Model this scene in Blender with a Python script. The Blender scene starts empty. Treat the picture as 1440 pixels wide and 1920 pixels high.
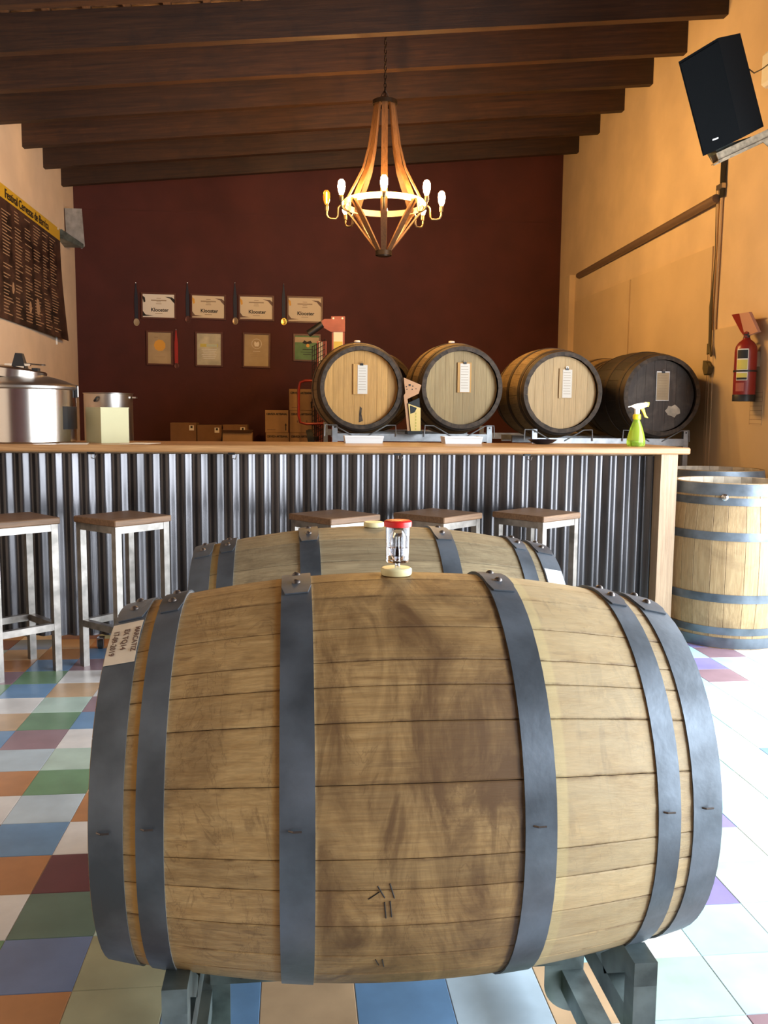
import bpy, math, random
from math import sin, cos, pi, radians as rad
from mathutils import Vector, Matrix
random.seed(7)
SC = bpy.context.scene
COL = SC.collection

# ------------------------------------------------------------------ camera
FOC, VPX, VPY, ROLL, EYE = 1640.0, 551.0, 777.0, 0.009, 1.225
def _axes():
    c, s = cos(-ROLL), sin(-ROLL)
    dx, dy = VPX-720, VPY-960
    ux, uy = c*dx-s*dy, s*dx+c*dy
    p = math.atan(-uy/FOC); y = math.atan(-ux/(FOC/cos(p)))
    F = Vector((sin(y)*cos(p), cos(y)*cos(p), -sin(p)))
    R = Vector((cos(y), -sin(y), 0)); U = R.cross(F)
    return F, R*cos(ROLL)+U*sin(ROLL), U*cos(ROLL)-R*sin(ROLL)
CF, CR, CU = _axes()
cam_data = bpy.data.cameras.new('camera')
cam = bpy.data.objects.new('camera', cam_data); COL.objects.link(cam)
cam.matrix_world = Matrix(((CR.x, CU.x, -CF.x, 0), (CR.y, CU.y, -CF.y, 0), (CR.z, CU.z, -CF.z, EYE), (0, 0, 0, 1)))
cam_data.sensor_fit = 'VERTICAL'; cam_data.sensor_height = 36.0
cam_data.lens = 36.0*FOC/1920.0
cam_data.clip_start = 0.05
SC.camera = cam
def at(px, py, X=None, Y=None, Z=None):
    """the point of the room seen at a photo pixel, at a given world X, Y or Z"""
    d = CF+CR*((px-720)/FOC)-CU*((py-960)/FOC)
    t = X/d.x if X is not None else (Y/d.y if Y is not None else (Z-EYE)/d.z)
    return Vector((0, 0, EYE))+d*t

# ------------------------------------------------------------------ light
SC.view_settings.view_transform = 'Standard'; SC.view_settings.look = 'None'
SC.view_settings.gamma = 1.0; SC.view_settings.use_curve_mapping = False
SC.view_settings.exposure = 0.12
W = bpy.data.worlds.new('world'); SC.world = W; W.use_nodes = True
bg = W.node_tree.nodes['Background']; bg.inputs[0].default_value = (0.72, 0.86, 1.0, 1); bg.inputs[1].default_value = 2.2
def area(name, loc, rot, sx, sy, power, color):
    l = bpy.data.lights.new(name, 'AREA'); l.shape = 'RECTANGLE'; l.size = sx; l.size_y = sy
    l.energy = power; l.color = color
    o = bpy.data.objects.new(name, l); COL.objects.link(o); o.location = loc; o.rotation_euler = rot
    return o
# daylight entering by the wide doorway of the right wall
area('daylight_side_door', (3.32, 1.6, 1.35), (0, rad(90), 0), 2.5, 5.8, 560, (0.86, 0.93, 1.0))
CHAND = Vector((at(720, 400, Y=6.8).x, 6.8, 0.0))
BULB_GLOW = 640.0

# ------------------------------------------------------------------ materials
def mat(name):
    m = bpy.data.materials.new(name); m.use_nodes = True
    nt = m.node_tree; return m, nt, nt.nodes['Principled BSDF']
def N(nt, t, **k):
    n = nt.nodes.new(t)
    for a, b in k.items(): setattr(n, a, b)
    return n
def simple(name, col, rough=0.6, metal=0.0, noise=0.0, nscale=8.0, bump=0.0, bscale=60.0, stretch=(1, 1, 1), coat=0.0, trans=0.0, ior=1.45, emit=None, estr=0.0, dark=0.5):
    m, nt, b = mat(name)
    b.inputs['Roughness'].default_value = rough; b.inputs['Metallic'].default_value = metal
    b.inputs['Base Color'].default_value = (*col, 1)
    b.inputs['Coat Weight'].default_value = coat
    b.inputs['Coat Roughness'].default_value = 0.08
    if trans: b.inputs['Transmission Weight'].default_value = trans; b.inputs['IOR'].default_value = ior
    if emit: b.inputs['Emission Color'].default_value = (*emit, 1); b.inputs['Emission Strength'].default_value = estr
    if noise or bump:
        tc = N(nt, 'ShaderNodeTexCoord'); mp = N(nt, 'ShaderNodeMapping'); mp.inputs['Scale'].default_value = stretch
        oi = N(nt, 'ShaderNodeObjectInfo'); ad = N(nt, 'ShaderNodeVectorMath', operation='ADD'); sc = N(nt, 'ShaderNodeMath', operation='MULTIPLY'); sc.inputs[1].default_value = 37.0
        nt.links.new(oi.outputs['Random'], sc.inputs[0]); nt.links.new(tc.outputs['Object'], ad.inputs[0]); nt.links.new(sc.outputs[0], ad.inputs[1])
        nt.links.new(ad.outputs[0], mp.inputs[0])
    if noise:
        nz = N(nt, 'ShaderNodeTexNoise'); nz.inputs['Scale'].default_value = nscale; nz.inputs['Detail'].default_value = 6
        nt.links.new(mp.outputs[0], nz.inputs['Vector'])
        r = N(nt, 'ShaderNodeMapRange'); r.inputs[1].default_value = 0.35; r.inputs[2].default_value = 0.65
        nt.links.new(nz.outputs[0], r.inputs[0])
        mx = N(nt, 'ShaderNodeMix', data_type='RGBA'); nt.links.new(r.outputs[0], mx.inputs[0])
        lo = [c*(1-noise*dark*2) for c in col]; hi = [min(1, c*(1+noise)) for c in col]
        mx.inputs[6].default_value = (*lo, 1); mx.inputs[7].default_value = (*hi, 1)
        nt.links.new(mx.outputs[2], b.inputs['Base Color'])
    if bump:
        n2 = N(nt, 'ShaderNodeTexNoise'); n2.inputs['Scale'].default_value = bscale; n2.inputs['Detail'].default_value = 4
        nt.links.new(mp.outputs[0], n2.inputs['Vector'])
        bp = N(nt, 'ShaderNodeBump'); bp.inputs['Strength'].default_value = bump; bp.inputs['Distance'].default_value = 0.01
        nt.links.new(n2.outputs[0], bp.inputs['Height']); nt.links.new(bp.outputs[0], b.inputs['Normal'])
    return m

def wood(name, light, darkc, axis='X', grain=1.0, stain=0.4, staincol=None, rough=0.6, coat=0.0, var=0.25, scale=1.0, drips=0.0, edge=0.0, bands=None, mid=0.0):
    """procedural timber: grain streaks, blotches, a shift per board; bands = marks along local X, UV v = across the board"""
    m, nt, b = mat(name); L = nt.links.new
    b.inputs['Roughness'].default_value = rough; b.inputs['Coat Weight'].default_value = coat; b.inputs['Coat Roughness'].default_value = 0.2
    tc = N(nt, 'ShaderNodeTexCoord'); oi = N(nt, 'ShaderNodeObjectInfo')
    sc = N(nt, 'ShaderNodeMath', operation='MULTIPLY'); sc.inputs[1].default_value = 23.0; L(oi.outputs['Random'], sc.inputs[0])
    ad = N(nt, 'ShaderNodeVectorMath', operation='ADD'); L(tc.outputs['Object'], ad.inputs[0]); L(sc.outputs[0], ad.inputs[1])
    def noise(st, s, det=6, dist=0.0, raw=False):
        mp = N(nt, 'ShaderNodeMapping'); mp.inputs['Scale'].default_value = st; L(tc.outputs['Object'] if raw else ad.outputs[0], mp.inputs[0])
        nz = N(nt, 'ShaderNodeTexNoise'); nz.inputs['Scale'].default_value = s*scale; nz.inputs['Detail'].default_value = det; nz.inputs['Roughness'].default_value = 0.62; nz.inputs['Distortion'].default_value = dist
        L(mp.outputs[0], nz.inputs['Vector']); return nz.outputs[0]
    def ramp(v, lo, hi, a=0.0, c=1.0):
        r = N(nt, 'ShaderNodeMapRange'); r.inputs[1].default_value = lo; r.inputs[2].default_value = hi; r.inputs[3].default_value = a; r.inputs[4].default_value = c
        L(v, r.inputs[0]); return r.outputs[0]
    def mul(a, c):
        n = N(nt, 'ShaderNodeMath', operation='MULTIPLY'); L(a, n.inputs[0])
        if isinstance(c, float): n.inputs[1].default_value = c
        else: L(c, n.inputs[1])
        return n.outputs[0]
    def mix(f, a, c):
        n = N(nt, 'ShaderNodeMix', data_type='RGBA'); L(f, n.inputs[0])
        for i, q in ((6, a), (7, c)):
            if isinstance(q, tuple): n.inputs[i].default_value = (*q, 1)
            else: L(q, n.inputs[i])
        return n.outputs[2]
    st = {'X': (1.2, 28, 28), 'Y': (28, 1.2, 28), 'Z': (28, 28, 1.2)}[axis]
    g = noise(st, 3.0*grain, 8, 0.4)
    g2 = noise(tuple(q*4 if q > 2 else q*2 for q in st), 3.0*grain, 4)
    gr = mul(ramp(g, 0.3, 0.72), 1.0)
    colr = mix(gr, darkc, light)
    fine = ramp(g2, 0.42, 0.62, 0.82, 1.0)
    mm = N(nt, 'ShaderNodeMix', data_type='RGBA', blend_type='MULTIPLY'); mm.inputs[0].default_value = 1.0
    L(colr, mm.inputs[6]); L(fine, mm.inputs[7]); colr = mm.outputs[2]
    sc0 = staincol or tuple(c*0.45 for c in darkc)
    if stain:
        s_ = noise((1, 1, 1), 5.0, 7, 0.8, raw=True)
        colr = mix(mul(ramp(s_, 0.5, 0.68), stain), colr, sc0)
    if drips:
        sx, sy = ((22, 1.6) if axis == 'X' else (1.6, 22))
        d_ = noise((sx*.45, 2.6, sy*.45 if axis != 'X' else 2.6), 1.5, 9, 2.6, raw=True)
        patch = noise((1, 1, 1), 3.0, 3, 0.5, raw=True)
        colr = mix(mul(mul(ramp(d_, 0.53, 0.60), ramp(patch, 0.42, 0.6)), drips), colr, sc0)
        # tide marks: thin dark outlines round pale dried patches
        tm = noise((5, 2.2, 2.2), 2.0, 5, 1.0, raw=True)
        ln = N(nt, 'ShaderNodeMath', operation='SUBTRACT'); L(tm, ln.inputs[0]); ln.inputs[1].default_value = 0.52
        la = N(nt, 'ShaderNodeMath', operation='ABSOLUTE'); L(ln.outputs[0], la.inputs[0])
        colr = mix(mul(ramp(la.outputs[0], 0.008, 0.0), drips*0.8), colr, sc0)
        sh = noise((3.5, 40, 40), 2.2, 3, 0.3)
        colr = mix(mul(ramp(sh, 0.62, 0.70), drips*0.9), colr, sc0)
    sep = None
    if bands or mid:
        sep = N(nt, 'ShaderNodeSeparateXYZ'); L(tc.outputs['Object'], sep.inputs[0])
    if mid:
        ab = N(nt, 'ShaderNodeMath', operation='ABSOLUTE'); L(sep.outputs[0], ab.inputs[0])
        inside = ramp(ab.outputs[0], 0.15, 0.145)
        s2 = noise((2.5, 1, 1), 4.0, 8, 1.5, raw=True)
        colr = mix(mul(mul(ramp(s2, 0.38, 0.62, 0.15, 1.0), inside), mid), colr, sc0)
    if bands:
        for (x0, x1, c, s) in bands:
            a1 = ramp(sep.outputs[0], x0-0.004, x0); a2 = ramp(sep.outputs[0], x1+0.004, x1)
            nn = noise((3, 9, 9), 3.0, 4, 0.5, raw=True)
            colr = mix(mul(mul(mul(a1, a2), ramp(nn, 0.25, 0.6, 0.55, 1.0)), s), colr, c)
    if edge:
        uv = N(nt, 'ShaderNodeSeparateXYZ'); L(tc.outputs['UV'], uv.inputs[0])
        su = N(nt, 'ShaderNodeMath', operation='SUBTRACT'); L(uv.outputs[1], su.inputs[0]); su.inputs[1].default_value = 0.5
        ab = N(nt, 'ShaderNodeMath', operation='ABSOLUTE'); L(su.outputs[0], ab.inputs[0])
        en = noise((3, 3, 3), 4.0, 6, 1.0)
        e1 = mul(ramp(ab.outputs[0], 0.40, 0.50), ramp(en, 0.48, 0.66))
        colr = mix(mul(e1, edge), colr, sc0)
    if var:
        v = ramp(oi.outputs['Random'], 0, 1, 1-var, 1+var*0.35)
        m2 = N(nt, 'ShaderNodeMix', data_type='RGBA', blend_type='MULTIPLY'); m2.inputs[0].default_value = 1.0
        L(colr, m2.inputs[6]); L(v, m2.inputs[7]); colr = m2.outputs[2]
    L(colr, b.inputs['Base Color'])
    bp = N(nt, 'ShaderNodeBump'); bp.inputs['Strength'].default_value = 0.25; bp.inputs['Distance'].default_value = 0.004
    L(g2, bp.inputs['Height']); L(bp.outputs[0], b.inputs['Normal'])
    return m

M = {}
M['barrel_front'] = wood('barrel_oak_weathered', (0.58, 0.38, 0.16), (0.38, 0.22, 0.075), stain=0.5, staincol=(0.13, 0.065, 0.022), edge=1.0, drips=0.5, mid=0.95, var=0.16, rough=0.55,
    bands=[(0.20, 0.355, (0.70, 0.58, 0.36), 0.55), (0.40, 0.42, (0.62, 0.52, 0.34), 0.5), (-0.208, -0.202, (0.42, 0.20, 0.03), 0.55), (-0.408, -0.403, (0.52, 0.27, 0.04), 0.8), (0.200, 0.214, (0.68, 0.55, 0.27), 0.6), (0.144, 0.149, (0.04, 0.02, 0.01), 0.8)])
M['barrel_second'] = wood('barrel_oak_greyed', (0.42, 0.34, 0.20), (0.27, 0.20, 0.11), stain=0.45, staincol=(0.07, 0.05, 0.03), edge=0.6, drips=0.2, var=0.2,
    bands=[(-0.42, -0.405, (0.38, 0.23, 0.05), 0.7)])
M['barrel_rack'] = wood('barrel_oak_rack', (0.36, 0.24, 0.11), (0.20, 0.125, 0.055), stain=0.5, edge=0.6, var=0.3)
M['barrel_black'] = wood('barrel_oak_charred', (0.055, 0.04, 0.032), (0.03, 0.022, 0.018), stain=0.6, staincol=(0.012, 0.01, 0.008), edge=0.4, var=0.3)
M['barrel_upright'] = wood('barrel_oak_upright', (0.60, 0.42, 0.22), (0.42, 0.27, 0.125), stain=0.45, staincol=(0.18, 0.11, 0.05), edge=0.8, var=0.2)
M['chime'] = simple('chime_dark_wood', (0.06, 0.04, 0.025), 0.7, noise=0.5, nscale=25)
M['inner_oak'] = simple('inner_oak_pale', (0.55, 0.48, 0.38), 0.75, noise=0.3, nscale=12)
M['head_gold'] = wood('head_oak_golden', (0.80, 0.45, 0.14), (0.62, 0.32, 0.08), axis='Z', stain=0.12, staincol=(0.2, 0.1, 0.04), var=0.22)
M['head_tan'] = wood('head_oak_tan', (0.50, 0.37, 0.175), (0.40, 0.27, 0.115), axis='Z', stain=0.1, staincol=(0.2, 0.13, 0.06), var=0.15)
M['head_pale'] = wood('head_oak_pale', (0.72, 0.50, 0.25), (0.60, 0.40, 0.18), axis='Z', stain=0.08, staincol=(0.3, 0.2, 0.1), var=0.12)
M['head_dark'] = wood('head_oak_dark', (0.085, 0.06, 0.045), (0.045, 0.032, 0.025), axis='Z', stain=0.5, staincol=(0.16, 0.13, 0.10), var=0.35)
M['hoop'] = simple('hoop_galvanised', (0.125, 0.15, 0.18), 0.46, 0.55, noise=0.4, nscale=7, bump=0.05, bscale=60)
M['hoop_edge'] = simple('hoop_bright_edge', (0.45, 0.5, 0.55), 0.35, 0.8)
M['hoop_dark'] = simple('hoop_old_iron', (0.055, 0.036, 0.022), 0.6, 0.2, noise=0.4, nscale=12)
M['rivet'] = simple('rivet_iron', (0.12, 0.10, 0.09), 0.4, 0.8)
M['silicone'] = simple('silicone_yellow', (0.80, 0.74, 0.42), 0.4)
M['steel_stool'] = simple('stool_raw_steel', (0.27, 0.245, 0.22), 0.36, 0.8, noise=0.25, nscale=18, bump=0.05)
M['steel_rack'] = simple('rack_galvanised', (0.42, 0.44, 0.46), 0.45, 0.6, noise=0.2, nscale=14)
M['steel_frontrack'] = simple('rack_green_grey_steel', (0.15, 0.19, 0.19), 0.42, 0.6, noise=0.5, nscale=10)
M['inox'] = simple('stainless_steel', (0.62, 0.58, 0.54), 0.2, 1.0)
M['inox_dull'] = simple('stainless_steel_brushed', (0.5, 0.46, 0.42), 0.33, 1.0, noise=0.15, nscale=5)
M['corrugated'] = simple('corrugated_dark_sheet', (0.078, 0.074, 0.078), 0.25, 0.72, noise=0.4, nscale=3.0, stretch=(2, 2, 0.5))
M['counter_wood'] = wood('counter_pine_varnished', (0.50, 0.27, 0.11), (0.33, 0.15, 0.05), axis='X', stain=0.1, var=0.1, coat=0.3, rough=0.45)
M['post_wood'] = wood('post_pine', (0.52, 0.36, 0.22), (0.40, 0.25, 0.14), axis='Z', stain=0.2, var=0.05, rough=0.5)
M['seat_wood'] = wood('seat_pine', (0.26, 0.14, 0.065), (0.12, 0.06, 0.028), axis='X', stain=0.15, var=0.1, rough=0.55)
M['beam'] = wood('beam_dark_pine', (0.075, 0.028, 0.010), (0.024, 0.0095, 0.005), axis='X', stain=0.5, staincol=(0.014, 0.007, 0.005), var=0.25, rough=0.6, scale=0.6)
M['batten'] = wood('batten_pine', (0.22, 0.10, 0.04), (0.10, 0.045, 0.02), axis='Y', var=0.3)
M['clay'] = simple('clay_roof_tile', (0.16, 0.10, 0.075), 0.9, noise=0.5, nscale=12, bump=0.3)
M['wall_cream'] = simple('plaster_cream', (0.66, 0.50, 0.33), 0.85, noise=0.06, nscale=3, bump=0.12, bscale=25)
M['wall_left'] = simple('plaster_cream_left', (0.66, 0.50, 0.36), 0.85, noise=0.06, nscale=3, bump=0.12, bscale=25)
M['wall_maroon'] = simple('plaster_maroon', (0.070, 0.0135, 0.0105), 0.8, noise=0.12, nscale=3, bump=0.15, bscale=25)
M['panel_cream'] = simple('painted_panel', (0.60, 0.45, 0.28), 0.6, noise=0.04, nscale=3)
M['rail'] = simple('rail_grey', (0.20, 0.13, 0.09), 0.5, 0.3)
M['grout'] = simple('grout_pale', (0.50, 0.47, 0.44), 0.8)
M['black'] = simple('black_plastic', (0.012, 0.012, 0.013), 0.45)
M['speaker'] = simple('speaker_grille_black', (0.004, 0.005, 0.006), 0.9, bump=0.2, bscale=400)
M['speaker'].node_tree.nodes['Principled BSDF'].inputs['Specular IOR Level'].default_value = 0.12
M['steel_old'] = simple('steel_tarnished_tan', (0.30, 0.235, 0.16), 0.55, 0.25, noise=0.35, nscale=30)
M['rubber'] = simple('rubber_black', (0.015, 0.015, 0.015), 0.7)
M['white'] = simple('white_plastic', (0.80, 0.80, 0.78), 0.4)
M['paper'] = simple('paper_cream', (0.72, 0.60, 0.42), 0.8)
M['paper_white'] = simple('paper_white', (0.80, 0.74, 0.64), 0.8)
M['paper_aged'] = simple('paper_aged', (0.44, 0.33, 0.19), 0.6, noise=0.12, nscale=5)
M['paper_foil'] = simple('paper_foil', (0.52, 0.48, 0.34), 0.4, noise=0.2, nscale=8)
M['label_paper'] = simple('label_paper', (0.78, 0.68, 0.53), 0.8, noise=0.08, nscale=20)
M['ink'] = simple('ink_black', (0.015, 0.012, 0.01), 0.7)
M['ink_faint'] = simple('ink_faint', (0.34, 0.24, 0.14), 0.7)
M['ink_brown'] = simple('ink_brown', (0.16, 0.09, 0.06), 0.7)
M['card_white'] = simple('card_cream_board', (0.50, 0.46, 0.26), 0.7, noise=0.04, nscale=6)
M['cardboard'] = simple('cardboard', (0.34, 0.20, 0.095), 0.85, noise=0.1, nscale=6)
M['cardboard_dark'] = simple('cardboard_dark', (0.20, 0.10, 0.045), 0.85, noise=0.1, nscale=6)
M['frame_red'] = simple('frame_mahogany', (0.10, 0.028, 0.015), 0.4)
M['ribbon_navy'] = simple('ribbon_navy', (0.012, 0.014, 0.03), 0.6)
M['ribbon_red'] = simple('ribbon_red', (0.35, 0.015, 0.012), 0.6)
M['medal_silver'] = simple('medal_silver', (0.55, 0.45, 0.30), 0.3, 0.8)
M['medal_gold'] = simple('medal_gold', (0.70, 0.48, 0.12), 0.25, 0.9)
M['medal_bronze'] = simple('medal_bronze', (0.12, 0.05, 0.04), 0.4, 0.8)
M['orange'] = simple('print_orange', (0.75, 0.38, 0.05), 0.6)
M['green_print'] = simple('print_green', (0.08, 0.18, 0.05), 0.5, noise=0.15, nscale=10)
M['mint_print'] = simple('print_mint', (0.50, 0.55, 0.40), 0.4)
M['banner_yellow'] = simple('banner_yellow', (0.55, 0.33, 0.02), 0.6)
M['banner_brown'] = simple('banner_brown', (0.042, 0.020, 0.013), 0.45, noise=0.9, nscale=5)
M['banner_text'] = simple('banner_text_pale', (0.36, 0.22, 0.13), 0.6)
M['red'] = simple('paint_red', (0.24, 0.018, 0.013), 0.35, noise=0.1, nscale=8)
M['red_pale'] = simple('paint_red_worn', (0.32, 0.075, 0.055), 0.45, noise=0.15, nscale=8)
M['tag_pink'] = simple('tag_pink_card', (0.50, 0.27, 0.22), 0.6)
M['red_cap'] = simple('cap_red', (0.75, 0.02, 0.02), 0.35)
M['yellow'] = simple('plastic_yellow', (0.90, 0.72, 0.02), 0.35)
M['yellow_label'] = simple('label_yellow', (0.60, 0.50, 0.10), 0.5)
M['clear'] = simple('clear_plastic', (0.97, 0.97, 0.98), 0.03, trans=1.0, ior=1.3)
M['water'] = simple('water', (0.93, 0.93, 0.97), 0.0, trans=1.0, ior=1.33)
M['green_liquid'] = simple('green_liquid', (0.62, 0.92, 0.12), 0.08, trans=0.75, ior=1.33)
M['bulb'] = simple('bulb_lit_glass', (1, 0.8, 0.4), 0.3, emit=(1.0, 0.56, 0.17), estr=BULB_GLOW)
M['bulb_dim'] = simple('bulb_amber_glass', (0.9, 0.5, 0.15), 0.05, trans=0.85, ior=1.2)
M['filament'] = simple('filament', (1, 0.6, 0.2), 0.4, emit=(1.0, 0.6, 0.18), estr=30.0)
M['brass_pipe'] = simple('pipe_fitting_steel', (0.16, 0.11, 0.07), 0.4, 0.9)
M['chand_wood'] = wood('chandelier_stave', (0.20, 0.095, 0.038), (0.10, 0.042, 0.016), axis='Z', stain=0.25, var=0.2, rough=0.5)
M['chand_hoop'] = simple('chandelier_hoop', (0.60, 0.48, 0.34), 0.45, 0.3)
M['chain'] = simple('chain_iron', (0.05, 0.035, 0.025), 0.45, 0.9)
M['trophy_wood'] = simple('trophy_copper', (0.60, 0.32, 0.16), 0.35, 0.2)
M['trophy_gold'] = simple('trophy_gold', (0.85, 0.62, 0.22), 0.35, 0.2)
M['trophy_black'] = simple('trophy_black', (0.02, 0.025, 0.025), 0.3)
M['cord'] = simple('cord_olive', (0.10, 0.075, 0.03), 0.7)
M['conduit'] = simple('conduit_cream', (0.62, 0.44, 0.25), 0.5)
M['pavement'] = simple('pavement_pale', (0.55, 0.54, 0.52), 0.9, noise=0.1, nscale=3)
TILE = {'b': (0.14, 0.27, 0.46), 'o': (0.42, 0.20, 0.085), 'g': (0.13, 0.25, 0.14), 'm': (0.42, 0.56, 0.50), 'w': (0.66, 0.66, 0.66), 'r': (0.12, 0.035, 0.045),
        'v': (0.27, 0.17, 0.20), 'l': (0.42, 0.52, 0.60), 'p': (0.25, 0.22, 0.48), 'c': (0.40, 0.68, 0.74), 'k': (0.34, 0.34, 0.22), 't': (0.50, 0.34, 0.20), 'd': (0.11, 0.18, 0.15), 'i': (0.14, 0.20, 0.36)}
for k, c in TILE.items():
    M['tile_'+k] = simple('cement_tile_'+k, c, 0.33, noise=0.12, nscale=7, bump=0.03, bscale=8)

# ------------------------------------------------------------------ geometry helpers
class MB:
    def __init__(s): s.v = []; s.f = []; s.m = []; s.uv = {}; s.mats = []
    def mi(s, m):
        if m is None: m = s.mats[0] if s.mats else None
        if m not in s.mats: s.mats.append(m)
        return s.mats.index(m)
    def add(s, vs, fs, m=None, X=None):
        b = len(s.v); mi = s.mi(m)
        for v in vs:
            v = Vector(v); s.v.append(X @ v if X is not None else v)
        for f in fs: s.f.append([b+i for i in f]); s.m.append(mi)
        return s
    def box(s, c, d, m=None, X=None, bev=0.0):
        cx, cy, cz = c; x, y, z = d[0]/2, d[1]/2, d[2]/2
        if bev <= 0:
            vs = [(cx+i*x, cy+j*y, cz+k*z) for i in (-1, 1) for j in (-1, 1) for k in (-1, 1)]
            return s.add(vs, [(0, 1, 3, 2), (4, 6, 7, 5), (0, 4, 5, 1), (2, 3, 7, 6), (0, 2, 6, 4), (1, 5, 7, 3)], m, X)
        e = bev  # chamfered vertical edges and top rim
        def ring(z_, k): 
            a, b_ = x-k, y-k
            return [(cx+a, cy-b_+e, z_), (cx+a, cy+b_-e, z_), (cx+a-e, cy+b_, z_), (cx-a+e, cy+b_, z_), (cx-a, cy+b_-e, z_), (cx-a, cy-b_+e, z_), (cx-a+e, cy-b_, z_), (cx+a-e, cy-b_, z_)]
        vs = ring(cz-z, e*.7)+ring(cz-z+e, 0)+ring(cz+z-e, 0)+ring(cz+z, e*.7)
        fs = [tuple(reversed(range(8))), tuple(range(24, 32))]
        for r in range(3):
            for i in range(8): j = (i+1) % 8; fs.append((r*8+i, r*8+j, r*8+8+j, r*8+8+i))
        return s.add(vs, fs, m, X)
    def bar(s, a, b, w, h, m=None, up=(0, 0, 1)):
        a, b = Vector(a), Vector(b); d = (b-a); L = d.length; d.normalize(); u = Vector(up)
        if abs(d.dot(u)) > 0.98: u = Vector((0, 1, 0))
        x = d.cross(u).normalized(); u = x.cross(d)
        X = Matrix.Translation((a+b)/2) @ Matrix((x, d, u)).transposed().to_4x4()
        return s.box((0, 0, 0), (w, L, h), m, X)
    def lathe(s, prof, n=24, m=None, X=None, a0=0.0, a1=2*pi, cap=True):
        full = abs(a1-a0-2*pi) < 1e-6; k = n if full else n+1
        vs = [(r*cos(a0+(a1-a0)*i/n), r*sin(a0+(a1-a0)*i/n), z) for (r, z) in prof for i in range(k)]
        fs = []
        for j in range(len(prof)-1):
            for i in range(n):
                i2 = (i+1) % k if full else i+1
                fs.append((j*k+i, j*k+i2, (j+1)*k+i2, (j+1)*k+i))
        if cap and full:
            if prof[0][0] > 1e-6: fs.append(tuple(reversed(range(k))))
            if prof[-1][0] > 1e-6: fs.append(tuple((len(prof)-1)*k+i for i in range(k)))
        return s.add(vs, fs, m, X)
    def tube(s, pts, r, n=8, m=None, closed=False, X=None):
        pts = [Vector(p) for p in pts]; L = len(pts); vs = []; prev = None
        for i, p in enumerate(pts):
            if closed: t = pts[(i+1) % L]-pts[i-1]
            else: t = pts[min(i+1, L-1)]-pts[max(i-1, 0)]
            t.normalize()
            if prev is None:
                u = Vector((0, 0, 1)) if abs(t.z) < .9 else Vector((1, 0, 0)); x = t.cross(u).normalized()
            else:
                x = (prev-t*prev.dot(t)).normalized()
            prev = x; y = t.cross(x)
            rr = r[i] if isinstance(r, (list, tuple)) else r
            for k in range(n): a = 2*pi*k/n; vs.append(p+x*(rr*cos(a))+y*(rr*sin(a)))
        fs = []
        for i in range(L if closed else L-1):
            j = (i+1) % L
            for k in range(n): k2 = (k+1) % n; fs.append((i*n+k, i*n+k2, j*n+k2, j*n+k))
        if not closed: fs += [tuple(reversed(range(n))), tuple((L-1)*n+k for k in range(n))]
        return s.add(vs, fs, m, X)
    def prism(s, poly, h, m=None, X=None):
        n = len(poly); vs = [(x, y, 0) for x, y in poly]+[(x, y, h) for x, y in poly]
        fs = [tuple(reversed(range(n))), tuple(range(n, 2*n))]+[(i, (i+1) % n, n+(i+1) % n, n+i) for i in range(n)]
        return s.add(vs, fs, m, X)
    def hull6(s, bot, top, m=None):
        n = len(bot); vs = list(bot)+list(top)
        fs = [tuple(reversed(range(n))), tuple(range(n, 2*n))]+[(i, (i+1) % n, n+(i+1) % n, n+i) for i in range(n)]
        return s.add(vs, fs, m)
    def mesh(s, name, smooth=None):
        me = bpy.data.meshes.new(name); me.from_pydata([tuple(v) for v in s.v], [], s.f)
        for m in s.mats:
            if m is not None: me.materials.append(m)
        me.polygons.foreach_set('material_index', s.m)
        me.update()
        if smooth is not None:
            me.polygons.foreach_set('use_smooth', [True]*len(me.polygons))
            me.set_sharp_from_angle(angle=rad(smooth))
        return me
    def build(s, name, m=None, parent=None, smooth=None, **tags):
        if m is not None:
            s.mats = [m if q is None else q for q in s.mats] if s.mats else [m]
        return link(name, s.mesh(name, smooth), parent, **tags)
def link(name, me, parent=None, **tags):
    o = bpy.data.objects.new(name, me); COL.objects.link(o)
    if parent is not None: o.parent = parent
    for k, v in tags.items(): o[k] = v
    return o
def thing(name, label, cat, loc=(0, 0, 0), rot=(0, 0, 0), group=None):
    o = bpy.data.objects.new(name, None); COL.objects.link(o); o.empty_display_size = 0.1
    o.location = loc; o.rotation_euler = rot; o['label'] = label; o['category'] = cat
    if group: o['group'] = group
    return o
def tag(o, label, cat, group=None):
    o['label'] = label; o['category'] = cat
    if group: o['group'] = group
    return o
def copy_tree(o, parent=None):
    c = o.copy(); COL.objects.link(c); c.parent = parent
    for ch in list(o.children): copy_tree(ch, c)
    return c
def RX(a): return Matrix.Rotation(a, 4, 'X')
def RY(a): return Matrix.Rotation(a, 4, 'Y')
def RZ(a): return Matrix.Rotation(a, 4, 'Z')
def T(x, y, z): return Matrix.Translation((x, y, z))
def text(body, size, m, X, parent=None, name='lettering', bold=0.0, ext=0.0005, align='CENTER', sx=1.0, label=None):
    cu = bpy.data.curves.new(name, 'FONT'); cu.body = body; cu.size = size; cu.align_x = align; cu.align_y = 'CENTER'
    cu.extrude = ext; cu.offset = bold; cu.resolution_u = 3
    tmp = bpy.data.objects.new(name, cu); COL.objects.link(tmp)
    dg = bpy.context.evaluated_depsgraph_get(); dg.update()
    me = bpy.data.meshes.new_from_object(tmp.evaluated_get(dg)); me.name = name
    bpy.data.objects.remove(tmp); bpy.data.curves.remove(cu)
    me.transform(X @ Matrix.Diagonal((sx, 1, 1, 1))); me.materials.clear(); me.materials.append(m)
    o = link(name, me, parent)
    if label: o['label'] = label
    return o
def struct(o): o['kind'] = 'structure'; return o

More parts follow.
